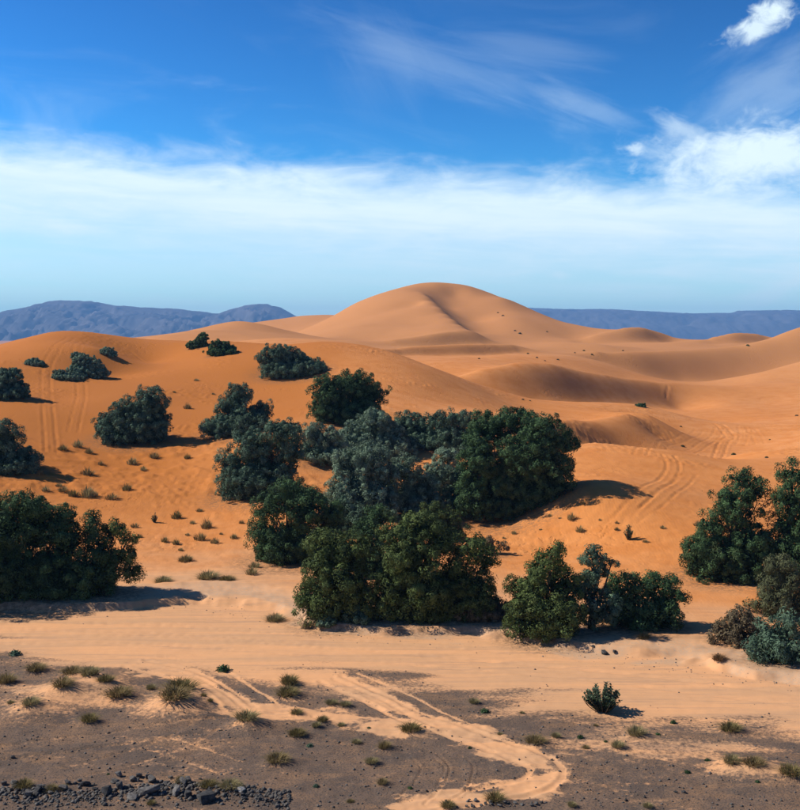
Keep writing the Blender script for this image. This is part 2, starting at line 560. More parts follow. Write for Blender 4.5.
for px, py, wd, kd in TUFTS_PLAIN:
    if wd >= 11:
        x, y, r = hit(px, py)
        wm = wd * r / FPX
        BUMPS.append((x + 0.1 * wm, y + 0.25 * wm, wm * 0.75, 0.10 * wm + 0.04))
for px, py, hw, hh in ((50, 702, 60, 0.35), (90, 690, 55, 0.3), (180, 708, 50, 0.4), (20, 720, 40, 0.2), (640, 748, 70, 0.12),
                       (760, 776, 50, 0.2), (250, 728, 26, 0.22)):
    x, y, r = hit(px, py)
    BUMPS.append((x, y, hw * r / FPX, hh))


def bumps_at(x, y, sc=1.0):
    out = np.zeros(np.shape(x))
    for bx, by, br, bh in BUMPS:
        d2 = ((x - bx) ** 2 + (y - by) ** 2) / (br * br * sc * sc)
        out += bh * np.exp(-d2 * 1.6)
    return out


# ------------------------------------------------------------------ wheel tracks (photo pixels -> ground)
TRACKS = []        # (line, gauge, half width, depth)


def track(pts, gauge=1.6, hw=0.22, depth=0.05, sand=1.0):
    L = smooth_line(line_hits(pts), 8)
    if gauge:
        dv = np.gradient(L, axis=0)
        nv = np.stack([dv[:, 1], -dv[:, 0]], 1)
        nv /= np.linalg.norm(nv, axis=1)[:, None] + 1e-9
        TRACKS.append((L + nv * gauge / 2, hw, depth, sand))
        TRACKS.append((L - nv * gauge / 2, hw, depth, sand))
    else:
        TRACKS.append((L, hw, depth, sand))


track([(71, 337), (56, 349), (47, 368), (46, 391), (49, 425), (51, 452)], 1.3, 0.22, 0.06)
track([(104, 344), (86, 340), (77, 347), (79, 374), (81, 398), (73, 432)], 1.2, 0.2, 0.05)
track([(112, 343), (128, 350), (145, 362)], 0, 0.25, 0.07)
track([(707, 457), (722, 446), (730, 438), (724, 429), (718, 424)], 1.5, 0.25, 0.10)
track([(690, 452), (704, 444), (716, 436), (720, 427)], 1.5, 0.2, 0.08)
track([(640, 455), (662, 447), (684, 438), (700, 429)], 1.5, 0.2, 0.06)
track([(750, 428), (757, 437), (760, 444)], 1.5, 0.2, 0.06)
track([(742, 426), (744, 436), (740, 446)], 1.5, 0.2, 0.06)
track([(668, 386), (666, 397)], 0, 0.4, 0.12)
track([(668, 455), (673, 468), (662, 483), (631, 508), (600, 533), (578, 547)], 1.4, 0.2, 0.06)
track([(690, 474), (660, 500), (630, 522)], 1.4, 0.18, 0.05)
track([(-10, 755), (60, 745), (120, 738), (190, 728), (250, 722), (300, 716)], 1.7, 0.13, 0.07, 0.45)
track([(157, 743), (195, 755), (235, 769)], 1.5, 0.09, 0.04, 0.55)
track([(50, 778), (100, 766), (150, 752), (185, 738), (205, 727)], 1.5, 0.10, 0.04, 0.4)
track([(425, 757), (435, 767), (430, 782), (410, 802)], 1.2, 0.07, 0.04, 0.3)
track([(447, 757), (459, 767), (452, 787), (434, 799)], 1.2, 0.07, 0.04, 0.3)
track([(300, 720), (350, 738), (400, 750), (430, 760)], 1.5, 0.08, 0.04, 0.3)
track([(135, 664), (185, 676), (218, 694), (240, 710)], 1.6, 0.18, 0.05)
track([(150, 660), (205, 672), (240, 692), (262, 708)], 1.7, 0.13, 0.03)
track([(331, 679), (380, 701), (410, 716), (444, 727), (485, 742), (520, 754), (545, 767), (543, 779), (525, 788), (490, 795),
       (440, 803), (410, 809)], 1.4, 0.17, 0.045)
track([(345, 676), (395, 697), (430, 716), (470, 733), (500, 745)], 1.6, 0.12, 0.025)
track([(560, 770), (590, 775), (640, 790)], 1.4, 0.08, 0.03, 0.35)
track([(0, 640), (150, 640), (350, 655), (550, 672), (800, 700)], 1.8, 0.2, 0.04)
track([(0, 625), (200, 632), (420, 650), (620, 668), (800, 690)], 1.8, 0.2, 0.04)

# bands of bare sand through the gravel: (points, half width px-at-ground metres)
BANDS = [
    ([(120, 662), (180, 676), (215, 693), (245, 708), (300, 714), (360, 722), (410, 734)], 0.9),
    ([(331, 676), (380, 700), (410, 715), (444, 727), (485, 742)], 0.7),
    ([(475, 740), (515, 752), (545, 766), (544, 779), (520, 789), (480, 797), (435, 804), (405, 810)], 0.8),
    ([(555, 748), (620, 750), (700, 757), (770, 772), (810, 780)], 0.9, 0.6),
    ([(15, 690), (60, 702), (110, 706), (175, 712)], 0.8, 0.5),
]
BANDS = [(smooth_line(line_hits(b[0]), 6), b[1], b[2] if len(b) > 2 else 1.0) for b in BANDS]
# edge between pale river sand (beyond) and dark gravel plain (this side)
EDGE = smooth_line(line_hits([(-200, 650), (0, 653), (70, 657), (130, 664), (200, 670), (270, 678), (330, 680), (400, 676),
                              (480, 694), (600, 713), (700, 724), (800, 737), (1000, 760)]), 6)
# foot of the far bank
BANK = smooth_line(line_hits([(-200, 610), (0, 610), (100, 610), (200, 600), (260, 608), (330, 632), (430, 632), (520, 640),
                              (600, 654), (700, 662), (760, 676), (800, 682), (1000, 705)]), 6)


def far_side(x, y, line):
    """metres beyond (+) or before (-) a line that runs left to right"""
    return (y - np.interp(x, line[:, 0], line[:, 1]))


def gravel_mask(x, y):
    dist = -far_side(x, y, EDGE)
    nz = fbm(x / 7, y / 2.6, 41, 4)
    g = sstep(dist + nz * 3.6, -2.5, 4.5)
    for L, hw, amp in BANDS:
        d = np.abs(seg_dist(x, y, L))
        g *= 1 - amp * (1 - sstep(d + fbm(x / 2.5, y / 1.2, 43, 4, 0.6) * 0.9, hw * 0.4, hw * 1.7))
    g *= 1 - 0.38 * sstep(fbm(x / 6.5, y / 2.0, 47, 5, 0.65), 0.0, 0.9)
    g *= 1 - np.clip(bumps_at(x, y, 1.0) * 1.6, 0, 0.6)
    r = np.hypot(x, y)
    return np.clip(g, 0, 1) * (1 - sstep(r, 95, 110))


# ------------------------------------------------------------------ ground mesh
rows = [1.0, 3, 6, 10, 14, 18, 22, 26, 28, 30, 32, 34, 36]
r = 37.0
while r < 12500:
    rows.append(r)
    if r < 76:
        r += r * r * 5.8e-5
    elif r < 225:
        r += 0.38
    elif r < 420:
        r += 0.0030 * r
    elif r < 900:
        r += 0.007 * r
    else:
        r += 0.06 * r
rows.append(12500.0)
rows = np.array(rows)
cols = np.concatenate([np.linspace(-180, -60, 10, endpoint=False), np.linspace(-60, -22.5, 22, endpoint=False),
                       np.linspace(-22.5, 22.5, 570, endpoint=False), np.linspace(22.5, 60, 22, endpoint=False),
                       np.linspace(60, 180, 10, endpoint=False)])
phi = np.radians(cols)
RR, PP = np.meshgrid(rows, phi, indexing='ij')
GX, GY = RR * np.sin(PP), RR * np.cos(PP)
GZ = base_height(GX, GY)
nr, nc = GZ.shape
ARe = (np.abs(PP) < math.radians(24)) & (RR > 36) & (RR < 330)
ax_, ay_ = GX[ARe], GY[ARe]
dz = np.zeros(ax_.shape)
trk = np.zeros(ax_.shape)
near = np.hypot(ax_, ay_) < 80
dz[near] += bumps_at(ax_[near], ay_[near])
# eroded step of the far bank
bk = far_side(ax_, ay_, BANK) + fbm(ax_ / 5, ay_ / 3, 61, 4) * 1.3
dz += np.where(near, 0.38 * sstep(bk, -0.4, 0.5) * (1 - sstep(bk, 6, 22)), 0)
dz += np.where(near, 0.055 * fbm(ax_ / 1.3, ay_ / 0.9, 63, 3) * sstep(bk, 0.0, 0.8) * (1 - sstep(bk, 3, 9)), 0)
for L, hw, dep, sand in TRACKS:
    lo, hi = L.min(0) - 3, L.max(0) + 3
    m = (ax_ > lo[0]) & (ax_ < hi[0]) & (ay_ > lo[1]) & (ay_ < hi[1])
    if not m.any():
        continue
    d = np.abs(seg_dist(ax_[m], ay_[m], L))
    d = d + 0.05 * noise2(ax_[m] * 1.3, ay_[m] * 1.3, 9)
    cut = 1 - sstep(d, hw * 0.6, hw * 1.15)
    rim = np.exp(-((d - hw * 1.6) / (hw * 0.6)) ** 2)
    dz[m] += (-dep * cut + dep * 0.7 * rim) * (0.75 + 0.5 * noise2(ax_[m] / 2.2, ay_[m] / 2.2, 19))
    trk[m] = np.maximum(trk[m], np.clip(cut + 0.15 * rim, 0, 1) * sand)
# uneven crust, worn hummocks on the left slope, footprints
rr_ = np.hypot(ax_, ay_)
crust = 0.012 + 0.025 * np.maximum(sstep(rr_, 74, 90), 1 - sstep(far_side(ax_, ay_, EDGE), -3, 0))
dz += crust * fbm(ax_ / 0.9, ay_ / 0.7, 71, 3) * (1 - sstep(rr_, 110, 150))
rough = sstep(fbm(ax_ / 16, ay_ / 12, 73, 2), 0.05, 0.45) * sstep(rr_, 82, 100) * (1 - sstep(rr_, 210, 250))
dz += rough * 0.17 * np.abs(noise2(ax_ / 0.9, ay_ / 0.9, 75))
left = sstep(rr_, 108, 118) * (1 - sstep(rr_, 128, 142)) * (1 - sstep(ax_, -14, -4))
dz += left * 0.30 * np.maximum(0, fbm(ax_ / 2.6, ay_ / 2.0, 77, 3))
GZ[ARe] += dz
GM = np.zeros(GZ.shape)
GM[ARe] = gravel_mask(ax_, ay_) * (1 - 0.8 * trk)
off = (RR < 110) & ~ARe
GM[off] = gravel_mask(GX[off], GY[off])
GT = np.zeros(GZ.shape)
GT[ARe] = trk
bedk = 1 - sstep(far_side(GX, GY, BANK) + fbm(GX / 6, GY / 4, 81, 3) * 5, -1.0, 26.0)
PALE = np.where(RR < 130, bedk, 0)

idx = np.arange(nr * nc).reshape(nr, nc)
a = idx[:-1, :]
b = idx[1:, :]
faces = np.stack([a, np.roll(a, -1, 1), np.roll(b, -1, 1), b], -1).reshape(-1, 4)[:, ::-1]
verts = np.stack([GX, GY, GZ], -1).reshape(-1, 3)
ground_me = mesh_from_arrays('ground', verts, faces, True)
attr(ground_me, 'gravel', GM.ravel())
attr(ground_me, 'pale', PALE.ravel())
attr(ground_me, 'track', GT.ravel())
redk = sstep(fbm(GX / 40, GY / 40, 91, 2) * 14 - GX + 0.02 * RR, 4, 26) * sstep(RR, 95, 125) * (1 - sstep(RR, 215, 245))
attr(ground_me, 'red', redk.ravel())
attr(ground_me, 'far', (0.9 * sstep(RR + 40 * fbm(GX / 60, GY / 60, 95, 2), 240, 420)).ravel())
bkd = far_side(GX, GY, BANK) + fbm(GX / 6, GY / 2.5, 83, 4) * 2.0
attr(ground_me, 'bank', np.where(RR < 110, sstep(bkd, -0.8, 0.4) * (1 - sstep(bkd, 2.0, 5.5)), 0).ravel())
TREE_SPOTS = []


# a fast exact height lookup on the built mesh grid for standing things on it
def ground_z(x, y):
    r = math.hypot(x, y)
    p = math.degrees(math.atan2(x, y))
    i = int(np.clip(np.searchsorted(rows, r) - 1, 0, nr - 2))
    j = int(np.clip(np.searchsorted(cols, p) - 1, 0, nc - 2))
    tr = (r - rows[i]) / (rows[i + 1] - rows[i])
    tp = (p - cols[j]) / (cols[j + 1] - cols[j])
    return float((GZ[i, j] * (1 - tp) + GZ[i, j + 1] * tp) * (1 - tr) + (GZ[i + 1, j] * (1 - tp) + GZ[i + 1, j + 1] * tp) * tr)


def pbsdf(t, rough=0.9, spec=0.2):
    b = t.n('ShaderNodeBsdfPrincipled')
    b.inputs['Roughness'].default_value = rough
    b.inputs['Specular IOR Level'].default_value = spec
    o = t.n('ShaderNodeOutputMaterial')
    t.link(b.outputs[0], o.inputs['Surface'])
    return b


def new_mat(name):
    m = bpy.data.materials.new(name)
    m.use_nodes = True
    return m, NT(m.node_tree)


def ground_material():
    m, t = new_mat('desert_sand')
    b = pbsdf(t, 0.95, 0.1)
    geo = t.n('ShaderNodeNewGeometry')
    pos = geo.outputs['Position']

    def at(name):
        nd = t.n('ShaderNodeAttribute', attribute_name=name)
        return nd.outputs['Fac']
    gravel, pale, trk = at('gravel'), at('pale'), at('track')
    big = t.noise(pos, 0.02, 3, 0.5)
    mid = t.noise(pos, 0.35, 5, 0.6)
    fine = t.noise(pos, 5.0, 6, 0.7)
    dune = t.mix(t.step(big, 0.35, 0.65), (0.60, 0.232, 0.066), (0.63, 0.268, 0.096))
    dune = t.mix(t.step(mid, 0.3, 0.75), dune, (0.54, 0.195, 0.050))
    dune = t.mix(at('red'), dune, (0.44, 0.152, 0.032))  # redder sand, also darkened in place of shade on the left dune slope
    dune = t.mix(at('far'), dune, (0.48, 0.218, 0.085))  # tanner sand; the weaker sun on far slopes is darkened into its colour
    # coarse lag on slopes and in hollows of the dunes
    streak = t.noise(t.scale(pos, (0.05, 0.55, 0.55)), 1.0, 6, 0.65, 0.3)
    bed = t.mix(t.step(streak, 0.35, 0.65), (0.54, 0.305, 0.160), (0.68, 0.350, 0.165))
    bed = t.mix(t.step(t.noise(t.scale(pos, (0.12, 1.6, 1.0)), 1.0, 5, 0.7), 0.50, 0.66, 0, 0.6), bed, (0.43, 0.255, 0.150))
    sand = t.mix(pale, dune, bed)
    sand = t.mix(t.m('MULTIPLY', at('bank'), t.step(fine, 0.35, 0.6, 0.25, 0.85)), sand, (0.46, 0.31, 0.20))
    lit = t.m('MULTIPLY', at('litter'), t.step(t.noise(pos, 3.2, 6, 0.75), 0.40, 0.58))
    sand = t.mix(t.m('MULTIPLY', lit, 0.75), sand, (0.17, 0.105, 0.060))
    gcol = t.mix(t.step(mid, 0.3, 0.7), (0.110, 0.080, 0.062), (0.180, 0.116, 0.078))
    gcol = t.mix(t.step(t.noise(t.scale(pos, (0.5, 1.4, 1.0)), 0.6, 5, 0.65), 0.45, 0.68, 0, 0.75), gcol, (0.27, 0.155, 0.085))
    gcol = t.mix(t.step(t.noise(pos, 14.0, 3, 0.7), 0.48, 0.62), gcol, (0.07, 0.057, 0.05))
    gcol = t.mix(t.step(t.noise(pos, 9.0, 4, 0.7), 0.60, 0.70, 0, 0.7), gcol, (0.36, 0.20, 0.105))
    g = t.m('ADD', gravel, t.m('MULTIPLY', t.m('SUBTRACT', fine, 0.5), 2.0))
    g = t.m('MULTIPLY', t.step(g, 0.05, 0.75), t.step(gravel, 0.02, 0.3))
    colr = t.mix(g, sand, gcol)
    speck = t.step(t.noise(pos, 22.0, 2, 0.6), 0.66, 0.72, 0, 0.6)
    speck = t.m('MULTIPLY', speck, t.step(mid, 0.45, 0.7))
    colr = t.mix(t.m('MULTIPLY', speck, pale), colr, (0.12, 0.09, 0.07))
    t.link(colr, b.inputs['Base Color'])
    # wind ripples and grain
    rip = t.n('ShaderNodeTexWave', wave_type='BANDS', bands_direction='X', wave_profile='SIN')
    t.link(pos, rip.inputs['Vector'])
    rip.inputs['Scale'].default_value = 1.1
    rip.inputs['Distortion'].default_value = 9.0
    rip.inputs['Detail'].default_value = 3.0
    rip.inputs['Detail Scale'].default_value = 0.5
    hgt = t.m('ADD', t.m('MULTIPLY', rip.outputs['Fac'], t.m('MULTIPLY', t.m('SUBTRACT', 1.0, pale), 0.006)),
              t.m('MULTIPLY', t.noise(pos, 2.2, 7, 0.72), t.step(pale, 0.2, 0.9, 0.09, 0.03)))
    hgt = t.m('ADD', hgt, t.m('MULTIPLY', t.m('MULTIPLY', t.noise(t.scale(pos, (0.25, 3.0, 1.0)), 1.0, 5, 0.7), pale), 0.05))
    hgt = t.m('ADD', hgt, t.m('MULTIPLY', t.m('MULTIPLY', t.noise(pos, 10.0, 4, 0.7), gravel), 0.06))
    # trampled patches: footprints and slumped sand on the dunes
    patch = t.m('MULTIPLY', t.step(t.noise(pos, 0.06, 3, 0.6), 0.50, 0.62), t.m('SUBTRACT', 1.0, pale))
    prints = t.step(t.noise(t.scale(pos, (1.0, 0.7, 0.7)), 1.5, 2, 0.5), 0.54, 0.66)
    hgt = t.m('SUBTRACT', hgt, t.m('MULTIPLY', t.m('MULTIPLY', prints, patch), 0.07))
    bmp = t.n('ShaderNodeBump')
    bmp.inputs['Strength'].default_value = 0.55
    bmp.inputs['Distance'].default_value = 1.0
    t.link(hgt, bmp.inputs['Height'])
    t.link(bmp.outputs[0], b.inputs['Normal'])
    return m


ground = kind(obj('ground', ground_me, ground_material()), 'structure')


# ------------------------------------------------------------------ mountains
def mountain_material(name, c1, c2):
    m, t = new_mat(name)
    b = pbsdf(t, 0.95, 0.1)
    pos = t.n('ShaderNodeNewGeometry').outputs['Position']
    f = t.noise(pos, 0.0035, 8, 0.65)
    c = t.mix(t.step(f, 0.35, 0.65), c1, c2)
    t.link(c, b.inputs['Base Color'])
    return m


def mountain(name, dist, prof, depth, seed, mat, gully, flat=False):
    pxs = np.array([p[0] for p in prof], float)
    pys = np.array([p[1] for p in prof], float)
    nx, ny = 380, 80
    u = np.linspace(pxs[0], pxs[-1], nx)
    v = np.linspace(-1, 1, ny)
    U, V = np.meshgrid(u, v, indexing='xy')
    yy = dist + V * depth
    xx = (U - 400) / FPX * dist
    crest = (338 - np.interp(U, pxs, pys)) / FPX * dist + H
    wob = fbm(xx / 1300, yy / 1300, seed, 3) * 0.25
    av = np.abs(V + wob * (1 - np.abs(V)) * 0.6)
    shape = np.clip(1 - av ** (1.15 if not flat else 2.4), 0, 1)
    rid = 1 - np.abs(fbm(xx / 330 + fbm(xx / 700, yy / 700, seed + 31, 3) * 0.8, yy / 850, seed + 5, 6, 0.62))
    rid2 = 1 - np.abs(fbm(xx / 150, yy / 350, seed + 9, 4, 0.55))
    zz = crest * shape - crest * gully * (1 - rid) * np.clip(av * 5, 0.12, 1) * 0.95 - 12 * (1 - rid2) * np.clip(av * 4, 0.15, 1)
    # spur hills before the main ridge
    zz += crest * 0.22 * np.maximum(0, fbm(xx / 900, yy / 700, seed + 21, 4)) * sstep(av, 0.25, 0.6)
    zz = np.where(np.abs(V) > 0.97, -4, np.maximum(zz, -4))
    idn = np.arange(nx * ny).reshape(ny, nx)
    f = np.stack([idn[:-1, :-1], idn[:-1, 1:], idn[1:, 1:], idn[1:, :-1]], -1).reshape(-1, 4)
    return kind(obj(name, mesh_from_arrays(name, np.stack([xx, yy, zz], -1).reshape(-1, 3), f, False), mat), 'structure')


mm = mountain_material('bare_rock', (0.075, 0.070, 0.075), (0.14, 0.125, 0.125))
mountain('mountain_range', 9000,
         [(-260, 325), (-120, 318), (-50, 316), (0, 312), (25, 308), (40, 304), (52, 301), (65, 300), (90, 300.5), (110, 304),
          (140, 307), (175, 308), (200, 311), (220, 313), (235, 308), (252, 304), (268, 303), (282, 307), (296, 315), (312, 322),
          (330, 330), (350, 338)], 1700, 101, mm, 0.34)
mm2 = mountain_material('plateau_rock', (0.080, 0.072, 0.078), (0.115, 0.105, 0.108))
mountain('plateau', 11000,
         [(380, 322), (450, 312), (500, 308), (530, 307.5), (565, 309), (600, 309), (640, 311), (690, 313), (735, 312.5), (739, 310.5),
          (800, 309.5), (900, 309), (1010, 314), (1100, 330), (1120, 338)], 1200, 151, mm2, 0.16, True)


# ------------------------------------------------------------------ plant materials
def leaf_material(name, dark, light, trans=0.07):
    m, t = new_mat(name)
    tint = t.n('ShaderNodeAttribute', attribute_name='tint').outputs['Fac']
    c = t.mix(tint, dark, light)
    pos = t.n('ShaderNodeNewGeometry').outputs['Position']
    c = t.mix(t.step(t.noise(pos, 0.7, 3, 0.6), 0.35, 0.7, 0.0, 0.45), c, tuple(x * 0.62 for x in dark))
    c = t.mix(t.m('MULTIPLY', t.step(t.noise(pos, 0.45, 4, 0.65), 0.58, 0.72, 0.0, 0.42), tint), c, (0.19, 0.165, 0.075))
    b = t.n('ShaderNodeBsdfPrincipled')
    b.inputs['Roughness'].default_value = 0.75
    b.inputs['Specular IOR Level'].default_value = 0.12
    t.link(c, b.inputs['Base Color'])
    tr = t.n('ShaderNodeBsdfTranslucent')
    t.link(c, tr.inputs['Color'])
    mx = t.n('ShaderNodeMixShader')
    mx.inputs[0].default_value = trans
    t.link(b.outputs[0], mx.inputs[1])
    t.link(tr.outputs[0], mx.inputs[2])
    o = t.n('ShaderNodeOutputMaterial')
    t.link(mx.outputs[0], o.inputs['Surface'])
    return m


LEAF = {
    'dark': leaf_material('foliage_dark_green', (0.009, 0.026, 0.011), (0.105, 0.185, 0.070)),
    'green': leaf_material('foliage_green', (0.011, 0.024, 0.007), (0.165, 0.220, 0.065)),
    'grey': leaf_material('foliage_grey_green', (0.045, 0.074, 0.048), (0.27, 0.375, 0.245)),
    'teal': leaf_material('foliage_teal', (0.020, 0.046, 0.030), (0.165, 0.255, 0.160)),
    'olive': leaf_material('foliage_olive', (0.060, 0.070, 0.032), (0.135, 0.145, 0.070)),
    'brown': leaf_material('foliage_dry_brown', (0.090, 0.070, 0.040), (0.22, 0.17, 0.098)),
}
GRASS = {
    'dry': leaf_material('grass_dry', (0.13, 0.10, 0.042), (0.38, 0.28, 0.125), 0.3),
    'olive': leaf_material('grass_olive', (0.105, 0.088, 0.034), (0.31, 0.24, 0.095), 0.3),
    'pale': leaf_material('grass_pale', (0.160, 0.140, 0.062), (0.42, 0.345, 0.170), 0.3),
    'brown': leaf_material('grass_brown', (0.12, 0.070, 0.032), (0.27, 0.155, 0.072), 0.3),
}
bark, t = new_mat('bark')
b_ = pbsdf(t, 0.9, 0.1)
t.link(t.mix(t.noise(t.n('ShaderNodeTexCoord').outputs['Object'], 9.0, 5, 0.7), (0.045, 0.034, 0.026), (0.10, 0.078, 0.06)), b_.inputs['Base Color'])


def unit(v):
    return v / (np.linalg.norm(v, axis=-1, keepdims=True) + 1e-9)


def rand_dirs(n):
    return unit(RNG.normal(size=(n, 3)))


def sprigs(p, n, L, W):
    """one leaf-spray triangle per point, lying about across n"""
    k = len(p)
    axis = unit(np.cross(n, RNG.normal(size=(k, 3))))
    axis = unit(axis + n * RNG.uniform(-0.15, 0.35, (k, 1)))
    side = unit(np.cross(n, axis))
    L = (L * RNG.uniform(0.6, 1.35, (k, 1)))
    W = (W * RNG.uniform(0.6, 1.3, (k, 1)))
    a = p - axis * L * 0.4 + side * W * 0.5
    b = p - axis * L * 0.4 - side * W * 0.5
    c = p + axis * L * 0.6
    return np.stack([a, b, c], 1)


def tube(p0, p1, r0, r1, n=6, bend=0.0):
    """tapered limb in a few segments"""
    p0, p1 = np.array(p0, float), np.array(p1, float)
    ax = unit(p1 - p0)
    s = unit(np.cross(ax, [0.3, 0.9, 0.2]))
    q = np.cross(ax, s)
    v, f = [], []
    segs = 4
    wob = RNG.normal(size=3) * bend * np.linalg.norm(p1 - p0)
    for k in range(segs + 1):
        tt = k / segs
        c = p0 + (p1 - p0) * tt + wob * math.sin(math.pi * tt)
        rr = r0 + (r1 - r0) * tt
        for j in range(n):
            a = 2 * math.pi * j / n
            v.append(c + rr * (math.cos(a) * s + math.sin(a) * q))
    for k in range(segs):
        for j in range(n):
            f.append((k * n + j, k * n + (j + 1) % n, (k + 1) * n + (j + 1) % n, (k + 1) * n + j))
    return np.array(v), np.array(f)


def join(parts):
    vs, fs, o = [], [], 0
    for v, f in parts:
        vs.append(v)
        fs.append(f + o)
        o += len(v)
    return np.vstack(vs), np.vstack(fs)


def tree(name, label, cat, base, lobes, col, group=None, dense=1.0, rp=(0.26, 0.58), depth=0.55, back=1.0, skirt=True):
    """base: photo pixel of the foot; lobes: (x, y, rx, ry) outlines in photo pixels"""
    _, _, r0 = hit(*base)
    px2m = 1.0 / FPX
    mean = sum(l[2] for l in lobes) / len(lobes)
    rt = r0 + back * mean * r0 * px2m
    phi0, _ = ray(base[0], 405)
    bx, by = rt * math.sin(phi0), rt * math.cos(phi0)
    bz = ground_z(bx, by)
    root = obj(name, None)
    root.location = (bx, by, bz)
    tag(root, label, cat, group)
    TREE_SPOTS.append((bx, by, (max(l[0] + l[2] for l in lobes) - min(l[0] - l[2] for l in lobes)) * 0.5 * rt * px2m))
    B = np.array([bx, by, bz])
    ell = []
    spread = (max(l[0] for l in lobes) - min(l[0] for l in lobes) + 2 * mean) * 0.5 * rt * px2m
    for k, (x, y, rx, ry) in enumerate(lobes):
        off = RNG.uniform(-0.7, 1) * depth * spread * 0.5
        rr = rt + off
        ph, s = ray(x, y)
        R = np.maximum(np.array([rx, (rx + ry) * 0.55, ry]) * rr * px2m - 0.42 * rp[1], 0.4 * rx * rr * px2m)
        c = np.array([rr * math.sin(ph), rr * math.cos(ph), H + s * rr])
        c[2] = max(c[2], ground_z(c[0], c[1]) + 0.35 * R[2])
        ell.append((c, R))
    if skirt:        # branches that sweep down to the sand
        x0, x1 = min(l[0] - l[2] for l in lobes), max(l[0] + l[2] for l in lobes)
        hp = base[1] - min(l[1] - l[3] for l in lobes)
        wp = x1 - x0
        nk = max(2, int(wp / 24))
        for q in range(nk * 2):
            fx = x0 + wp * (0.16 + 0.68 * ((q % nk) + 0.5) / nk + 0.03 * RNG.normal())
            ph, _ = ray(fx, 405)
            rr = rt + (0.35 if q >= nk else -0.35) * min(wp, 60) * 0.5 * rt * px2m
            R = np.array([0.62 * wp / nk, 0.5 * wp / nk, 0.20 * hp * RNG.uniform(0.8, 1.2)]) * rt * px2m
            c = np.array([rr * math.sin(ph), rr * math.cos(ph), 0.0])
            c[2] = ground_z(c[0], c[1]) + 0.75 * R[2]
            ell.append((c, R))
    P_, N_, T_, Lz = [], [], [], []
    near = rt < 100
    ns = int((120 if near else 94) * dense)
    for k, (c, R) in enumerate(ell):
        area = 4 * math.pi * ((R[0] * R[1]) ** 1.6 / 3 + (R[0] * R[2]) ** 1.6 / 3 + (R[1] * R[2]) ** 1.6 / 3) ** (1 / 1.6)
        rm = 0.5 * (rp[0] + rp[1])
        nP = max(6, int(area / (2.5 * rm * rm)))
        d = rand_dirs(nP)
        rad = np.clip(RNG.normal(0.95, 0.13, (nP, 1)), 0.65, 1.3) + 0.28 * (RNG.uniform(size=(nP, 1)) < 0.06)
        pc = c + d * R * rad
        keep = np.ones(nP, bool)
        for j, (c2, R2) in enumerate(ell):
            if j != k:
                keep &= (((pc - c2) / R2) ** 2).sum(1) > 0.55
        keep &= np.array([p[2] > ground_z(p[0], p[1]) + 0.05 for p in pc])
        # a few gaps
        keep &= fbm(pc[:, 0] * 0.55 + pc[:, 2] * 0.3, pc[:, 1] * 0.55 + pc[:, 2] * 0.6, 200 + k, 2) > -0.75 - 0.3 * (dense - 1)
        pc, d = pc[keep], d[keep]
        nP = len(pc)
        if nP:
            rps = RNG.uniform(rp[0], rp[1], nP)
            ptint = RNG.uniform(0, 1, nP)
            cc = np.repeat(pc, ns, 0)
            od = np.repeat(unit(d + np.array([0, 0, 0.25])), ns, 0)
            v = unit(RNG.normal(size=(nP * ns, 3)) + od * 0.8)
            rr_ = np.repeat(rps, ns)[:, None]
            shell = 1.06 * RNG.uniform(0.08, 1.0, (nP * ns, 1)) ** 0.33 + (0.35 if col != 'brown' else 0.9) * np.maximum(0, RNG.normal(-0.9, 0.6, (nP * ns, 1)))
            P_.append(cc + v * rr_ * shell)
            N_.append(unit(v + 0.27 * RNG.normal(size=v.shape)))
            T_.append(np.clip(0.55 * np.repeat(ptint, ns) + 0.5 * RNG.uniform(0, 1, nP * ns), 0, 1))
            Lz.append(np.full(nP * ns, 0.15 if near else 0.19))
        # inner sprays that close the crown
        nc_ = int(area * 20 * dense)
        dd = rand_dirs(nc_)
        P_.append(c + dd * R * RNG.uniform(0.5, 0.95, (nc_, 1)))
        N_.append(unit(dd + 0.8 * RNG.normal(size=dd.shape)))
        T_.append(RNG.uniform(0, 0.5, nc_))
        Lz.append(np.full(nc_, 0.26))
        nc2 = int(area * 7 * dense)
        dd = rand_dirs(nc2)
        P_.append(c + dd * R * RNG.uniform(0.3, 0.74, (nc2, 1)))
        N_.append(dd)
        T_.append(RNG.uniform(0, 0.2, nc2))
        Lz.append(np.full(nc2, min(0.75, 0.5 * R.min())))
    p, n, tt, ll = np.vstack(P_), np.vstack(N_), np.concatenate(T_), np.concatenate(Lz)
    keep = p[:, 2] > np.interp(p[:, 1], [by - 8, by, by + 8], [ground_z(bx, by - 8), bz, ground_z(bx, by + 8)]) - 0.15
    p, n, tt, ll = p[keep], n[keep], tt[keep], ll[keep]
    tri = sprigs(p, n, ll[:, None], ll[:, None] * 0.52) - B
    me = mesh_from_arrays(name + '_crown', tri.reshape(-1, 3), np.arange(len(tri) * 3).reshape(-1, 3))
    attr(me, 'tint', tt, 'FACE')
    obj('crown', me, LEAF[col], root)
    # trunk with a limb into every lobe
    hgt = max(c[2] for c, _ in ell) - bz
    tr0 = 0.05 + 0.035 * hgt
    fork = np.array([0, 0, 0.16 * hgt])
    parts = [tube((0, 0, -0.25), fork, tr0 * 1.25, tr0, 8, 0.03)]
    for c, R in ell[:len(lobes)]:
        tip = (c - B) + np.array([0, 0.2 * R[1], 0.2 * R[2]])
        parts.append(tube(fork * RNG.uniform(0.4, 1.0), tip, tr0 * 0.45, 0.03, 6, 0.04))
        for _ in range(3):
            parts.append(tube((c - B) * RNG.uniform(0.55, 0.9), (c - B) + rand_dirs(1)[0] * R * 0.8, tr0 * 0.2, 0.015, 5, 0.08))
    v, f = join(parts)
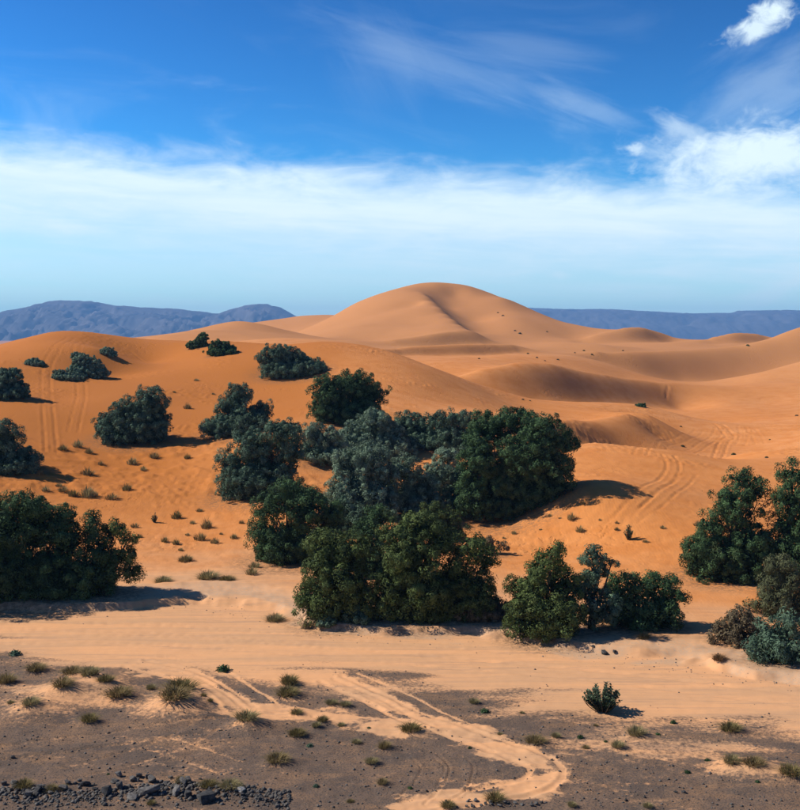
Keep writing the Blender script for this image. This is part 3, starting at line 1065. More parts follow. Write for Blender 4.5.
    obj('trunk', mesh_from_arrays(name + '_trunk', v, f, True), bark, root)
    return root


# ------------------------------------------------------------------ trees and large bushes
G1 = 'tamarisks along the river bank'
G2 = 'tamarisks on the dune slope'
tree('tamarisk_tree', 'tallest dark green tamarisk of the bank clump below the wheel-tracked dune', 'tree', (22, 606),
     [(27, 506, 22, 15), (4, 528, 28, 30), (36, 532, 24, 26), (58, 515, 16, 13), (8, 575, 30, 28), (32, 585, 22, 20), (-25, 560, 30, 40)], 'dark', G1)
tree('tamarisk_tree', 'broad tamarisk amid the bank clump below the wheel-tracked dune, pale sprays low down', 'tree', (70, 605),
     [(66, 540, 22, 24), (58, 572, 24, 24), (93, 524, 12, 15), (99, 548, 16, 20), (78, 588, 20, 14), (50, 592, 16, 12)], 'dark', G1)
tree('tamarisk_tree', 'overhanging tamarisk ending the bank clump below the tracked dune, long shadow on bare sand', 'tree', (100, 603),
     [(116, 530, 14, 11), (128, 539, 9, 8), (122, 556, 15, 13), (131, 570, 15, 11), (110, 572, 13, 12), (92, 588, 12, 13)], 'green', G1, skirt=False)
tree('tamarisk_bush', 'dark round tamarisk bush at the foot of the wheel-tracked dune slope', 'bush', (6, 474),
     [(4, 436, 17, 15), (-4, 456, 24, 18), (24, 456, 11, 9), (14, 462, 16, 10)], 'teal', G2)
tree('tamarisk_bush', 'lone wide tamarisk bush with a black shadow on the orange dune slope', 'bush', (132, 445),
     [(151, 402, 17, 15), (127, 414, 18, 16), (106, 423, 12, 10), (144, 422, 24, 17), (118, 430, 20, 11), (160, 420, 10, 14)], 'teal', G2)
tree('tamarisk_bush', 'dark bush high on the wheel-tracked dune, larger than the grey shrubs there', 'bush', (8, 399),
     [(9, 377, 13, 9), (-2, 386, 16, 12), (18, 388, 10, 7)], 'teal', G2, 1.0, (0.2, 0.4))
tree('desert_shrub', 'tiny grey shrub between the dark bush and wheel tracks near the dune top', 'shrub', (36, 366), [(33, 362, 6, 3.5), (38, 363, 5, 3)], 'grey',
     None, 1.0, (0.15, 0.3))
tree('desert_shrub', 'grey shrub with spreading shoots between the wheel tracks on the dune', 'shrub', (90, 377),
     [(81, 360, 9, 6), (92, 366, 11, 8), (101, 371, 7, 4), (76, 355, 4, 3)], 'grey', None, 1.0, (0.15, 0.3))
tree('desert_shrub', 'low straggling shrub downhill of the grey shrub on the tracked dune', 'shrub', (70, 380),
     [(60, 373, 6, 3), (70, 376, 7, 3.5), (78, 378, 5, 3)], 'grey', None, 0.8, (0.12, 0.25))
tree('desert_shrub', 'small pale shrub just under the crest of the tracked dune with a long shadow', 'shrub', (110, 357),
     [(108, 352, 6, 4), (113, 354, 4, 3)], 'grey', None, 1.0, (0.15, 0.28))
tree('desert_shrub', 'upright dark shrub on the crest saddle, taller of the pair', 'shrub', (200, 347),
     [(203, 338, 5, 5), (199, 342, 7, 4), (192, 345, 4, 3)], 'dark', None, 1.0, (0.18, 0.35))
tree('desert_shrub', 'flat dark shrub on the crest saddle, lower and wider of the pair', 'shrub', (223, 355),
     [(220, 346, 9, 6), (229, 350, 8, 5), (214, 350, 6, 4)], 'dark', None, 1.0, (0.18, 0.35))
tree('tamarisk_bush', 'long dark bush trailing down the shoulder of the middle dune', 'bush', (292, 377),
     [(276, 354, 14, 10), (291, 358, 14, 11), (262, 357, 7, 6), (305, 366, 13, 9), (317, 374, 10, 7)], 'teal', G2, 1.0, (0.25, 0.5), 0.3)
tree('tamarisk_tree', 'rounded tamarisk with open top above the two big grey bushes on the slope', 'tree', (236, 436),
     [(239, 396, 14, 13), (228, 408, 13, 12), (262, 411, 11, 11), (213, 425, 13, 8), (240, 418, 17, 13)], 'teal', G2)
tree('tamarisk_bush', 'big dark grey-green bush beside the hollow in the sand', 'bush', (255, 499),
     [(283, 433, 19, 15), (252, 445, 20, 18), (265, 465, 26, 22), (228, 463, 13, 13), (243, 480, 19, 15), (292, 450, 14, 17)], 'teal', G2)
tree('tamarisk_tree', 'dark double-headed tamarisk topmost in the dune grove', 'tree', (352, 427),
     [(329, 391, 18, 16), (353, 385, 20, 14), (370, 395, 17, 15), (324, 409, 14, 13), (350, 407, 26, 16)], 'dark', G2)
tree('tamarisk_bush', 'pale grey bush at the grove edge facing the big dark grey-green bush', 'bush', (322, 464),
     [(314, 434, 12, 12), (330, 440, 14, 13), (308, 450, 11, 8), (338, 455, 12, 8)], 'grey', G2)
tree('tamarisk_bush', 'grey-green bush directly below the double-headed tamarisk', 'bush', (366, 456),
     [(374, 422, 18, 13), (354, 434, 15, 12), (388, 434, 16, 14), (364, 444, 16, 10)], 'grey', G2)
tree('tamarisk_bush', 'dark teal bush behind the small bare sand patch in the grove', 'bush', (418, 450),
     [(408, 424, 16, 13), (424, 430, 16, 14), (404, 440, 14, 9), (424, 443, 14, 8)], 'teal', G2)
tree('tamarisk_bush', 'dark teal bush touching the big round tamarisk on the dune', 'bush', (452, 454),
     [(444, 421, 15, 11), (463, 422, 15, 12), (450, 437, 18, 14), (468, 442, 12, 12)], 'teal', G2)
tree('tamarisk_tree', 'largest pale grey-green tamarisk of the grove, above the front clump', 'tree', (362, 517),
     [(349, 463, 19, 16), (372, 458, 18, 15), (358, 486, 22, 20), (338, 488, 13, 14), (384, 478, 16, 18), (375, 502, 18, 12)], 'grey', G2)
tree('tamarisk_tree', 'pale tamarisk in the grove middle below the bare sand patch', 'tree', (415, 515),
     [(403, 472, 18, 15), (422, 486, 18, 16), (402, 494, 18, 14), (424, 503, 16, 10), (437, 472, 14, 11)], 'grey', G2)
tree('tamarisk_bush', 'pale grey bush squeezed against the shaded side of the big round tamarisk', 'bush', (447, 490),
     [(447, 458, 14, 11), (452, 474, 13, 13), (440, 484, 12, 9)], 'grey', G2)
tree('tamarisk_bush', 'small grey bush between two larger bushes just above the bare sand patch', 'bush', (396, 458),
     [(396, 438, 13, 10), (390, 448, 11, 8), (404, 448, 9, 7)], 'grey', G2)
tree('tamarisk_bush', 'narrow teal bush filling the gap at the lit side of the big round tamarisk', 'bush', (460, 512),
     [(462, 480, 12, 13), (456, 496, 13, 11)], 'teal', G2)
tree('tamarisk_bush', 'dark low bush joining the pale grove tamarisk to the large front clump', 'bush', (346, 536),
     [(340, 508, 14, 11), (357, 514, 15, 11), (332, 520, 11, 11)], 'teal', G2)
tree('tamarisk_bush', 'olive-tinged low bush behind the tallest tamarisk of the front clump', 'bush', (442, 540),
     [(434, 513, 15, 10), (450, 520, 12, 11)], 'green', G2)
tree('tamarisk_tree', 'biggest round dark green tamarisk standing on the open dune', 'tree', (508, 523),
     [(513, 420, 22, 13), (490, 430, 22, 19), (541, 430, 24, 16), (563, 443, 16, 12), (530, 455, 36, 24), (477, 460, 20, 24),
      (503, 482, 32, 28), (472, 496, 18, 20), (536, 478, 26, 20), (497, 506, 28, 14)], 'dark', G2)
tree('tamarisk_tree', 'dark green tamarisk on sand between the hollow and the large front clump', 'tree', (290, 566),
     [(287, 488, 16, 10), (272, 506, 20, 18), (305, 510, 24, 20), (263, 535, 16, 22), (297, 540, 28, 22), (331, 517, 16, 16), (280, 552, 22, 12)],
     'dark', G1)
tree('tamarisk_tree', 'dark tamarisk of the large front clump with tiny green bushes at its foot', 'tree', (335, 628),
     [(326, 542, 20, 15), (350, 552, 24, 20), (318, 568, 16, 20), (343, 583, 28, 26), (308, 597, 12, 13), (330, 608, 18, 15), (360, 605, 18, 16)],
     'green', G1)
tree('tamarisk_tree', 'tallest tamarisk in the middle of the large front clump', 'tree', (408, 629),
     [(421, 530, 24, 18), (396, 532, 18, 16), (440, 546, 18, 20), (410, 560, 30, 28), (425, 592, 28, 24), (390, 588, 22, 24), (405, 610, 24, 14)],
     'green', G1)
tree('tamarisk_tree', 'lower tamarisk of the large front clump beside the wide grey-brown bush', 'tree', (462, 627),
     [(471, 548, 20, 15), (487, 560, 13, 14), (456, 572, 20, 22), (478, 585, 18, 18), (442, 602, 18, 18), (462, 605, 16, 14)], 'green', G1)
tree('tamarisk_tree', 'slim dark tamarisk wedged between the front clump and the grove', 'tree', (372, 580),
     [(380, 520, 16, 14), (366, 532, 14, 14), (378, 550, 18, 18)], 'dark', G1)
tree('desert_bush', 'small round green bush at the foot of the large front clump', 'bush', (355, 630), [(352, 617, 8, 7), (361, 621, 7, 6), (355, 612, 6, 5)],
     'teal', None, 1.0, (0.15, 0.3))
tree('desert_bush', 'tiny green bush on the bank edge below the large front clump', 'bush', (326, 631), [(325, 625, 7, 4), (330, 622, 4, 4)], 'teal', None, 1.0, (0.12, 0.25))
tree('desert_bush', 'wide grey-brown bush between the two front clumps on the bank', 'bush', (482, 626),
     [(470, 610, 13, 10), (490, 606, 14, 11), (480, 615, 16, 8), (504, 612, 9, 9)], 'brown', None, 0.6, (0.12, 0.42))
tree('desert_bush', 'bare brownish bush on sand behind the large front clump', 'bush', (494, 556),
     [(492, 542, 8, 7), (501, 548, 9, 6), (486, 550, 8, 6)], 'brown', None, 0.55, (0.10, 0.40), skirt=False)
tree('tamarisk_tree', 'bushy olive-green tamarisk in the bank clump behind the lone broad-leaved bush', 'tree', (545, 645),
     [(553, 553, 14, 11), (545, 568, 20, 16), (534, 585, 20, 20), (562, 588, 22, 22), (529, 610, 20, 22), (555, 618, 28, 22), (514, 588, 9, 13)],
     'green', G1)
tree('tamarisk_tree', 'thin open-crowned tamarisk, second in the clump behind the lone broad-leaved bush', 'tree', (594, 638),
     [(593, 556, 13, 10), (612, 562, 9, 7), (597, 572, 12, 10), (588, 588, 14, 16), (600, 608, 20, 20)], 'teal', G1, 0.72, (0.2, 0.38), skirt=False)
tree('tamarisk_tree', 'spreading overhanging dark tamarisk shading the bank behind the lone broad-leaved bush', 'tree', (640, 636),
     [(633, 586, 20, 14), (659, 585, 20, 13), (677, 594, 11, 12), (640, 606, 26, 16), (618, 594, 15, 18), (665, 602, 16, 9)], 'dark', G1)
tree('tamarisk_tree', 'tall dark knobbly tamarisk on bare sand with low side branches', 'tree', (728, 582),
     [(740, 480, 15, 12), (734, 500, 21, 15), (759, 492, 12, 14), (741, 515, 20, 12), (712, 525, 16, 13), (745, 538, 24, 18), (697, 549, 14, 14),
      (722, 555, 22, 18), (759, 552, 13, 18), (696, 568, 12, 9)], 'dark', G1)
tree('tamarisk_tree', 'tall dark tamarisk standing behind the olive-green bush', 'tree', (794, 584),
     [(795, 476, 17, 13), (792, 500, 18, 16), (786, 528, 15, 20), (806, 530, 20, 30), (784, 556, 14, 16)], 'dark', G1)
tree('tamarisk_bush', 'olive-green bush right behind the round grey-green bush', 'bush', (786, 622),
     [(780, 566, 15, 11), (772, 586, 11, 14), (793, 580, 14, 16), (790, 600, 16, 12)], 'olive', None)
tree('tamarisk_bush', 'round grey-green bush on the pale bank beside the dry brown bush', 'bush', (782, 672),
     [(776, 632, 17, 13), (792, 624, 16, 13), (768, 654, 13, 14), (790, 650, 18, 18)], 'teal', None)
tree('desert_bush', 'dry brown-olive bush alone on the pale bank edge', 'bush', (740, 652),
     [(742, 620, 14, 12), (730, 634, 12, 12), (754, 630, 12, 13), (738, 642, 14, 8)], 'brown', None, 0.6, (0.12, 0.42))
tree('desert_shrub', 'small isolated black-looking shrub in the hollow between the far dunes', 'shrub', (641, 407), [(639, 405, 2.5, 1.6), (643, 405, 2.5, 1.7)],
     'dark', None, 1.0, (0.15, 0.28))


# ------------------------------------------------------------------ broad-leaved milkweed bushes
def milkweed(label, px, py, wpx, hpx, nst, mat):
    x, y, r = hit(px, py)
    wm, hm = wpx * r / FPX, hpx * r / FPX
    y += 0.3 * wm
    root = obj('milkweed_bush', None)
    root.location = (x, y, ground_z(x, y))
    tag(root, label, 'bush')
    stems, leaves, tints = [], [], []
    for k in range(nst):
        a = RNG.uniform(0, 2 * math.pi)
        q = math.sqrt(RNG.uniform(0, 1))
        foot = np.array([0.12 * wm * q * math.cos(a), 0.12 * wm * q * math.sin(a), -0.05])
        top = np.array([0.5 * wm * q * math.cos(a), 0.42 * wm * q * math.sin(a), hm * (1.0 - 0.5 * q * q) * RNG.uniform(0.72, 1.05)])
        stems.append(tube(foot, top, 0.022, 0.012, 5, 0.05))
        n_lv = max(8, int(np.linalg.norm(top - foot) / 0.075))
        for j in range(n_lv):
            tt = 0.12 + 0.9 * j / n_lv
            p = foot + (top - foot) * tt
            for sgn in (0, math.pi):
                ang = j * 1.57 + sgn + RNG.uniform(-0.4, 0.4)
                out = unit(np.array([math.cos(ang), math.sin(ang), RNG.uniform(0.35, 1.0)]))
                sd = unit(np.cross(out, [0, 0, 1]))
                L, W = RNG.uniform(0.13, 0.21), RNG.uniform(0.045, 0.065)
                m1, tp = p + out * L * 0.55, p + out * L
                leaves += [np.stack([p, m1 + sd * W, m1 - sd * W]), np.stack([m1 - sd * W, m1 + sd * W, tp])]
                tv = RNG.uniform(0, 1)
                tints += [tv, tv]
    v, f = join(stems)
    obj('stem', mesh_from_arrays('milkweed_stem', v, f, True), bark, root)
    lv = np.array(leaves).reshape(-1, 3)
    me = mesh_from_arrays('milkweed_foliage', lv, np.arange(len(lv)).reshape(-1, 3))
    attr(me, 'tint', tints, 'FACE')
    obj('foliage', me, mat, root)


milk = leaf_material('milkweed_leaf', (0.045, 0.075, 0.040), (0.125, 0.165, 0.095), 0.12)
milkweed('broad-leaved upright green bush alone at the edge of the pale river bed', 606, 716, 46, 29, 70, milk)
milkweed('small upright broad-leaved plant alone on the smooth orange slope', 630, 541, 12, 15, 14, milk)
milkweed('small dark upright plant among grass tufts on the sand slope', 154, 523, 8, 10, 10, milk)


# ------------------------------------------------------------------ grass tussocks
def tussock_mesh(name, mat, blades, lean, hgt, seed, bw=1.0):
    g = np.random.default_rng(seed)
    tris, tint = [], []
    for k in range(blades):
        a = g.uniform(0, 2 * math.pi)
        q = math.sqrt(g.uniform(0, 1)) * 0.36
        p0 = np.array([q * math.cos(a), q * math.sin(a), -0.03])
        a2 = a + g.normal(0, 0.5)
        h = hgt * g.uniform(0.45, 1.0) * (1 - 0.5 * (q / 0.36) ** 2)
        out = g.uniform(0.05, lean) * (0.5 + q)
        d = np.array([math.cos(a2), math.sin(a2), 0.0])
        sd = np.array([-math.sin(a2 + 0.4), math.cos(a2 + 0.4), 0.0]) * g.uniform(0.006, 0.012) * bw
        p1 = p0 + d * out * 0.4 + np.array([0, 0, h * 0.65])
        p2 = p0 + d * out + np.array([0, 0, h * g.uniform(0.75, 1.0)])
        tris += [(p0 - sd, p0 + sd, p1 + sd), (p0 - sd, p1 + sd, p1 - sd), (p1 - sd, p1 + sd, p2)]
        tv = g.uniform(0, 1)
        tint += [tv, tv, tv]
    v = np.array(tris).reshape(-1, 3)
    me = mesh_from_arrays(name, v, np.arange(len(v)).reshape(-1, 3))
    attr(me, 'tint', tint, 'FACE')
    me.materials.append(mat)
    return me


TUFT_ME = {k: [tussock_mesh('tussock_' + k, GRASS[k], 460, 0.66, 0.56, 30 + i * 7 + j) for j in range(3)] for i, k in enumerate(GRASS)}

SPARSE_ME = {k: [tussock_mesh('tuft_' + k, GRASS[k], 130, 0.55, 0.85, 130 + i * 7 + j, 1.9) for j in range(3)] for i, k in enumerate(GRASS)}


def shrublet_mesh(seed, mat):
    g = np.random.default_rng(seed)
    n = 620
    d = unit(g.normal(size=(n, 3)) + np.array([0, 0, 0.5]))
    d[:, 2] = np.abs(d[:, 2])
    p = d * np.array([0.5, 0.5, 0.42]) * g.uniform(0.15, 1.0, (n, 1)) * (1 + 0.15 * np.sin(5 * np.arctan2(d[:, 1], d[:, 0]) + seed))[:, None]
    tri = sprigs(p, unit(d + 0.7 * g.normal(size=d.shape)), np.full((n, 1), 0.17), np.full((n, 1), 0.09))
    me = mesh_from_arrays('shrublet', tri.reshape(-1, 3), np.arange(n * 3).reshape(-1, 3))
    attr(me, 'tint', g.uniform(0, 1, n), 'FACE')
    me.materials.append(mat)
    return me


SHRUB_ME = [shrublet_mesh(i, LEAF[c]) for i, c in enumerate(('dark', 'teal', 'dark'))]
SHRUB_FAR_ME = [shrublet_mesh(10 + i, LEAF[c]) for i, c in enumerate(('olive', 'dark', 'brown'))]
KINDWORD = {'dry': 'straw-brown', 'olive': 'dark olive', 'pale': 'pale yellow-green', 'brown': 'rust-brown'}


def put_tuft(name, me, px, py, wd, label, cat, group, zs=1.0):
    x, y, r = hit(px, py)
    wm = wd * r / FPX
    y += 0.25 * wm
    o = obj(name, me)
    s = wm * (0.82 if wd >= 24 else 0.95)
    o.location = (x, y, ground_z(x, y) - 0.01)
    o.rotation_euler = (0, 0, random.uniform(0, 6.28))
    o.scale = (s * random.uniform(0.95, 1.1), s * random.uniform(0.85, 1.05), s * zs * random.uniform(0.9, 1.15))
    tag(o, label, cat, group)


UNIQUE = {
    (4, 687): 'straw-brown tussock at the outer end of the row of grassy mounds',
    (33, 675): 'wide straw-brown tussock at the back of the grassy mounds',
    (70, 681): 'straw-brown tussock in the back row of the mounds, touching a pale one',
    (88, 685): 'pale tussock in the back row of the grassy mounds',
    (104, 692): 'dark olive tussock ending the back row of the grassy mounds',
    (60, 701): 'wide straw-brown tussock alone on the front mound with long shadow',
    (116, 704): 'large straw-brown tussock on the slope end of the grassy mounds',
    (28, 716): 'pale tussock on a small ledge below the grassy mounds',
    (88, 725): 'small dark tussock on a sand patch above the wheel ruts',
    (288, 687): 'olive tussock in the middle of the plain, upper and smaller of a pair',
    (286, 700): 'olive tussock in the middle of the plain, lower and larger of a pair',
    (410, 735): 'olive tussock beside the diagonal sandy track before the bend',
    (384, 751): 'straw-brown tussock on gravel inside the track bend',
    (637, 740): 'pale low tussock below the broad-leaved bush',
    (732, 735): 'olive tussock at the gravel edge of the pale river bed',
    (733, 771): 'pale tussock, first of three on the sandy rise',
    (756, 775): 'straw-brown tussock in the middle of three on the sandy rise',
    (794, 784): 'large olive tussock, last of three on the sandy rise',
    (22, 791): 'dark olive tussock growing among the rubble rocks',
    (184, 562): 'wide straw-brown tuft lying flat on the sand above the tall pale clump',
    (226, 582): 'olive tuft beside the tall pale dry clump on the bank',
    (162, 583): 'pale flat tuft at the edge of the overhanging tamarisk shadow',
    (229, 793): 'tall pale bushy tussock standing behind the rubble line',
    (207, 791): 'dark olive tussock beside the tall pale tussock at the rubble line',
    (720, 668): 'rust-brown leaning grass clump on the pale bank by the dry brown bush',
    (644, 647): 'round olive tussock on the bank under the spreading overhanging tamarisk',
    (495, 804): 'dark olive tussock beside the bend of the sandy track',
    (536, 747): 'straw-brown tussock on the outer side of the sandy track bend',
    (245, 729): 'pale tussock on its own sand mound beside the crossing wheel tracks',
    (276, 767): 'straw-brown tussock on an orange sand patch, alone in the dark gravel',
    (206, 580): 'tall pale dry grass clump on the bank beyond the shadow of the overhanging tamarisk',
    (274, 622): 'flat yellow-green grass patch on the bank edge',
    (178, 699): 'wide olive tussock crowning the sandy mound, upper of two',
    (172, 713): 'wide straw-brown tussock crowning the sandy mound, lower of two',
}
for px, py, wd, kd in TUFTS_PLAIN:
    size = 'large' if wd >= 20 else 'small'
    lab = UNIQUE.get((px, py), f'{size} {KINDWORD[kd]} grass tussock on the gravel plain')
    put_tuft('grass_tussock', random.choice(TUFT_ME[kd]), px, py, wd, lab, 'grass', None if (px, py) in UNIQUE else f'{size} {KINDWORD[kd]} tussocks of the plain',
             0.72 if wd >= 24 else 0.95)
for px, py, wd, kd in TUFTS_SLOPE:
    side = 'orange' if px < 300 else 'open'
    lab = UNIQUE.get((px, py), f'little {KINDWORD[kd]} grass tuft on the {side} sand slope above the tree bank' if px < 300 else
                     f'little {KINDWORD[kd]} grass tuft on the smooth sand slope below the shaded dune face')
    put_tuft('grass_tuft', random.choice((TUFT_ME if wd > 17 else SPARSE_ME)[kd]), px, py, wd, lab, 'grass', None if (px, py) in UNIQUE else 'grass tufts, ' + lab[7:40], 0.9 if wd > 17 else random.uniform(0.7, 1.1))
for px, py, wd in SHRUBLETS_PLAIN:
    lab = {14: 'low green shrublet where the gravel meets pale sand behind the grassy mounds',
           223: 'low dark green shrublet beside the diagonal sandy track',
           485: 'low dark green shrublet between sandy track and pale river bed'}.get(px, 'tiny dark green shrublet on the gravel plain')
    put_tuft('shrublet', random.choice(SHRUB_ME), px, py, wd, lab, 'shrub', None if px in (14, 223, 485) else 'tiny green shrublets of the plain', 0.95)
for px, py, wd in SHRUBLETS_FAR:
    if py < 340:
        lab, grp = 'far dark shrublet on the flank of the great dune', 'shrublets on the great dune'
    elif py < 375:
        lab, grp = 'far tiny shrublet on the bright sand behind the dark dune face', 'shrublets on the far bright sand'
    elif py < 410:
        lab, grp = 'tiny shrublet at the foot of the dark dune face', 'shrublets under the dark dune face'
    else:
        lab, grp = 'tiny shrublet on the track-scarred sand basin', 'shrublets of the track-scarred basin'
    put_tuft('desert_shrublet', random.choice(SHRUB_FAR_ME), px, py, wd * 0.58, lab, 'shrub', grp, 0.9)


# ------------------------------------------------------------------ rocks
def rock_material(name, c1, c2):
    m, t = new_mat(name)
    b = pbsdf(t, 0.9, 0.1)
    pos = t.n('ShaderNodeTexCoord').outputs['Object']
    c = t.mix(t.step(t.noise(pos, 3.0, 6, 0.7), 0.35, 0.65), c1, c2)
    c = t.mix(t.step(t.noise(pos, 1.3, 4, 0.6), 0.60, 0.72, 0, 0.5), c, (0.33, 0.22, 0.14))
    t.link(c, b.inputs['Base Color'])
    bmp = t.n('ShaderNodeBump')
    bmp.inputs['Strength'].default_value = 0.5
    bmp.inputs['Distance'].default_value = 0.1
    t.link(t.noise(pos, 7.0, 6, 0.7), bmp.inputs['Height'])
    t.link(bmp.outputs[0], b.inputs['Normal'])
    return m


ROCKM = [rock_material('slate_dark', (0.070, 0.064, 0.060), (0.150, 0.138, 0.126)), rock_material('slate_grey', (0.095, 0.088, 0.082), (0.20, 0.185, 0.172)),
         rock_material('slate_black', (0.035, 0.034, 0.034), (0.085, 0.082, 0.080)), rock_material('white_stone', (0.30, 0.28, 0.26), (0.46, 0.44, 0.41))]


def rock_mesh(seed, mat, n=16):
    g = np.random.default_rng(seed)
    bm = bmesh.new()
    p = g.uniform(-1, 1, (n, 3))
    p = p / np.maximum(np.abs(p).max(1, keepdims=True) ** 0.6, 0.2) * 0.5
    for q in p:
        bm.verts.new(q)
    res = bmesh.ops.convex_hull(bm, input=bm.verts)
    bmesh.ops.delete(bm, geom=[v for v in bm.verts if not v.link_faces], context='VERTS')
    bmesh.ops.bevel(bm, geom=bm.edges[:], offset=0.025, segments=1, affect='EDGES')
    me = bpy.data.meshes.new('rock')
    bm.to_mesh(me)
    bm.free()
    me.materials.append(mat)
    return me


ROCKS = {k: [rock_mesh(50 + k * 10 + i, ROCKM[k]) for i in range(6)] for k in range(4)}


def put_rock(px, py, wd, hd, k, label, group=None, rot=None):
    x, y, r = hit(px, py)
    wm, hm = wd * r / FPX, hd * r / FPX
    o = obj('rock', random.choice(ROCKS[k]))
    y += 0.3 * wm
    o.scale = (wm * 0.85, wm * random.uniform(0.55, 0.8), hm * 0.8)
    o.rotation_euler = (random.uniform(-0.2, 0.2), random.uniform(-0.25, 0.25), rot if rot is not None else random.uniform(0, 6.28))
    o.location = (x, y, ground_z(x, y) + hm * 0.33)
    tag(o, label, 'rock', group)


put_rock(147, 797, 24, 13, 1, 'broad light-grey slab of rock in the rubble line')
put_rock(205, 804, 20, 14, 2, 'big black block of rock at the rubble line, half in shadow')
put_rock(187, 799, 14, 11, 2, 'black upright rock leaning beside the big black block')
put_rock(106, 796, 15, 13, 2, 'tall dark rock standing beside the light-grey slab')
put_rock(118, 790, 13, 10, 0, 'dark grey rock piled between tall dark rock and slab')
put_rock(175, 796, 15, 10, 1, 'pale-faced grey rock between the slab and the black rocks')
put_rock(241, 795, 11, 5, 3, 'whitish stone beside the tall pale tussock')
put_rock(37, 795, 14, 11, 2, 'dark rock in the rubble between small olive tussocks')
put_rock(131, 801, 16, 6, 1, 'flat grey rock sunk in orange sand below the slab')
for k in range(64):
    px = random.uniform(0, 215)
    yc = 790 + 4 * math.sin(px / 40) - (6 if 60 < px < 150 else 0) + (0.05 * max(0, px - 150))
    py = yc + random.gauss(0, 3.6)
    sz = random.choice((5, 6, 6, 7, 8, 9, 11))
    kd = random.choice((0, 0, 1, 2, 0))
    put_rock(px, py, sz, sz * random.uniform(0.55, 0.85), kd, 'small angular grey rock in the rubble line at the gravel edge', 'rubble rocks')
for k in range(16):
    px = random.uniform(235, 285)
    put_rock(px, 797 + (px - 235) * 0.16 + random.gauss(0, 2), random.uniform(4, 7), random.uniform(3, 5), random.choice((0, 2)),
             'small dark rock at the thin end of the rubble line', 'rubble end rocks')
for k in range(22):
    px = random.uniform(445, 545)
    put_rock(px, 806 + random.gauss(0, 1.6), random.uniform(3.5, 7), random.uniform(2.5, 4.5), random.choice((0, 1, 2)),
             'small dark rock beside the bend of the sandy track', 'track-side rocks')
for px, py, s_ in ((552, 760, 4), (557, 759, 4), (676, 794, 5), (684, 794, 5), (626, 801, 5), (645, 798, 4), (512, 741, 4), (420, 733, 3), (12, 758, 5),
                   (49, 760, 4), (200, 780, 4), (605, 655, 8), (615, 655, 6), (593, 652, 5)):
    put_rock(px, py, s_, s_ * 0.6, 2, 'single dark stone lying loose on open ground', 'loose stones')


# loose gravel nobody could count
def gravel_stuff(name, n, region, smin, smax, mat, seed):
    g = np.random.default_rng(seed)
    base = np.array([(1, 0, 0), (-0.9, 0.2, 0), (0.1, 0.9, 0.05), (0, -0.95, 0), (0.1, 0, 0.7), (0, 0.1, -0.6)], float) * 0.5
    fc = np.array([(0, 2, 4), (2, 1, 4), (1, 3, 4), (3, 0, 4), (2, 0, 5), (1, 2, 5), (3, 1, 5), (0, 3, 5)])
    vs, fs = [], []
    k = 0
    while k < n:
        px, py = region(g)
        phi_, s_ = ray(px, py)
        rr_ = -H / s_
        x, y = rr_ * math.sin(phi_), rr_ * math.cos(phi_)
        s = smin + (smax - smin) * g.uniform() ** 4
        a = g.uniform(0, 6.28)
        v = base * (1 + g.uniform(-0.35, 0.35, base.shape)) * s
        v = np.stack([v[:, 0] * math.cos(a) - v[:, 1] * math.sin(a), v[:, 0] * math.sin(a) + v[:, 1] * math.cos(a), v[:, 2]], 1)
        vs.append(v + np.array([x, y, ground_z(x, y) + s * 0.12]))
        fs.append(fc + 6 * k)
        k += 1
    return kind(obj(name, mesh_from_arrays(name, np.vstack(vs), np.vstack(fs)), mat), 'stuff')


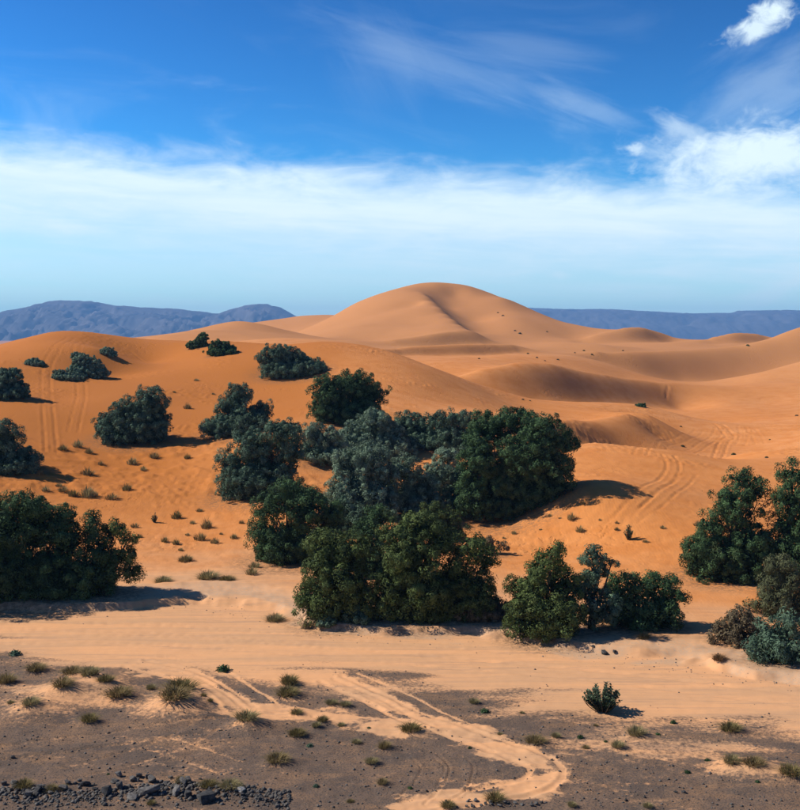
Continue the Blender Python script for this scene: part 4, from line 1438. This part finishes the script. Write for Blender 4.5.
def plain_points(n, seed):
    g = np.random.default_rng(seed)
    c = [(px, py) for px, py in zip(g.uniform(-30, 830, n * 3), g.uniform(658, 818, n * 3))]
    xy = []
    for px, py in c:
        phi_, s_ = ray(px, py)
        xy.append((-H / s_ * math.sin(phi_), -H / s_ * math.cos(phi_)))
    xy = np.array(xy)
    ok = g.uniform(size=len(c)) < 0.05 + gravel_mask(xy[:, 0], xy[:, 1])
    return iter([p for p, k in zip(c, ok) if k][:n])


PLAIN_N = 3800
_pl = list(plain_points(PLAIN_N, 77))
PLAIN_N = len(_pl)
_pl = iter(_pl)
gravel_stuff('gravel', PLAIN_N, lambda g: next(_pl), 0.03, 0.16, ROCKM[0], 5)
gravel_stuff('rubble', 2600, lambda g: (lambda px: (px, 792 + 4 * math.sin(px / 40) + abs(g.normal(0, 8)) - 4))(g.uniform(-20, 290)), 0.05, 0.28, ROCKM[0], 6)
gravel_stuff('bank_gravel', 900, lambda g: (lambda px: (px, np.interp(px, [0, 200, 330, 430, 600, 800], [612, 604, 634, 634, 656, 686]) + g.normal(0, 5)))(g.uniform(-20, 820)),
             0.03, 0.13, ROCKM[1], 8)

# leaf litter and crusted sand round the feet of the trees
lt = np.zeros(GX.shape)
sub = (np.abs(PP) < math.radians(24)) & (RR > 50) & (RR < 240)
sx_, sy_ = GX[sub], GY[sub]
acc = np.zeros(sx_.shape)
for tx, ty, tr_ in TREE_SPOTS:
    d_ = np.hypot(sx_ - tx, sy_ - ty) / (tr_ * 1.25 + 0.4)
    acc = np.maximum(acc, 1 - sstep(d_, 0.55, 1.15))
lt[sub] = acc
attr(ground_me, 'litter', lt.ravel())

# ------------------------------------------------------------------ the air
hz = bmesh.new()
bmesh.ops.create_cube(hz, size=1.0)
hm_ = bpy.data.meshes.new('haze')
hz.to_mesh(hm_)
hz.free()
hmat, t = new_mat('haze_air')
pv = t.n('ShaderNodeVolumePrincipled')
pv.inputs['Color'].default_value = (0.24, 0.53, 1.0, 1.0)
pv.inputs['Density'].default_value = 9.5e-5
pv.inputs['Anisotropy'].default_value = 0.0
ho = t.n('ShaderNodeOutputMaterial')
t.link(pv.outputs[0], ho.inputs['Volume'])
haze = kind(obj('haze', hm_, hmat), 'stuff')
haze.scale = (25400, 25400, 375)
haze.location = (0, 0, 375 / 2 - 8)
print('tris ground', len(faces) * 2, 'total', sum(len(o.data.polygons) for o in SC.objects if o.type == 'MESH'))
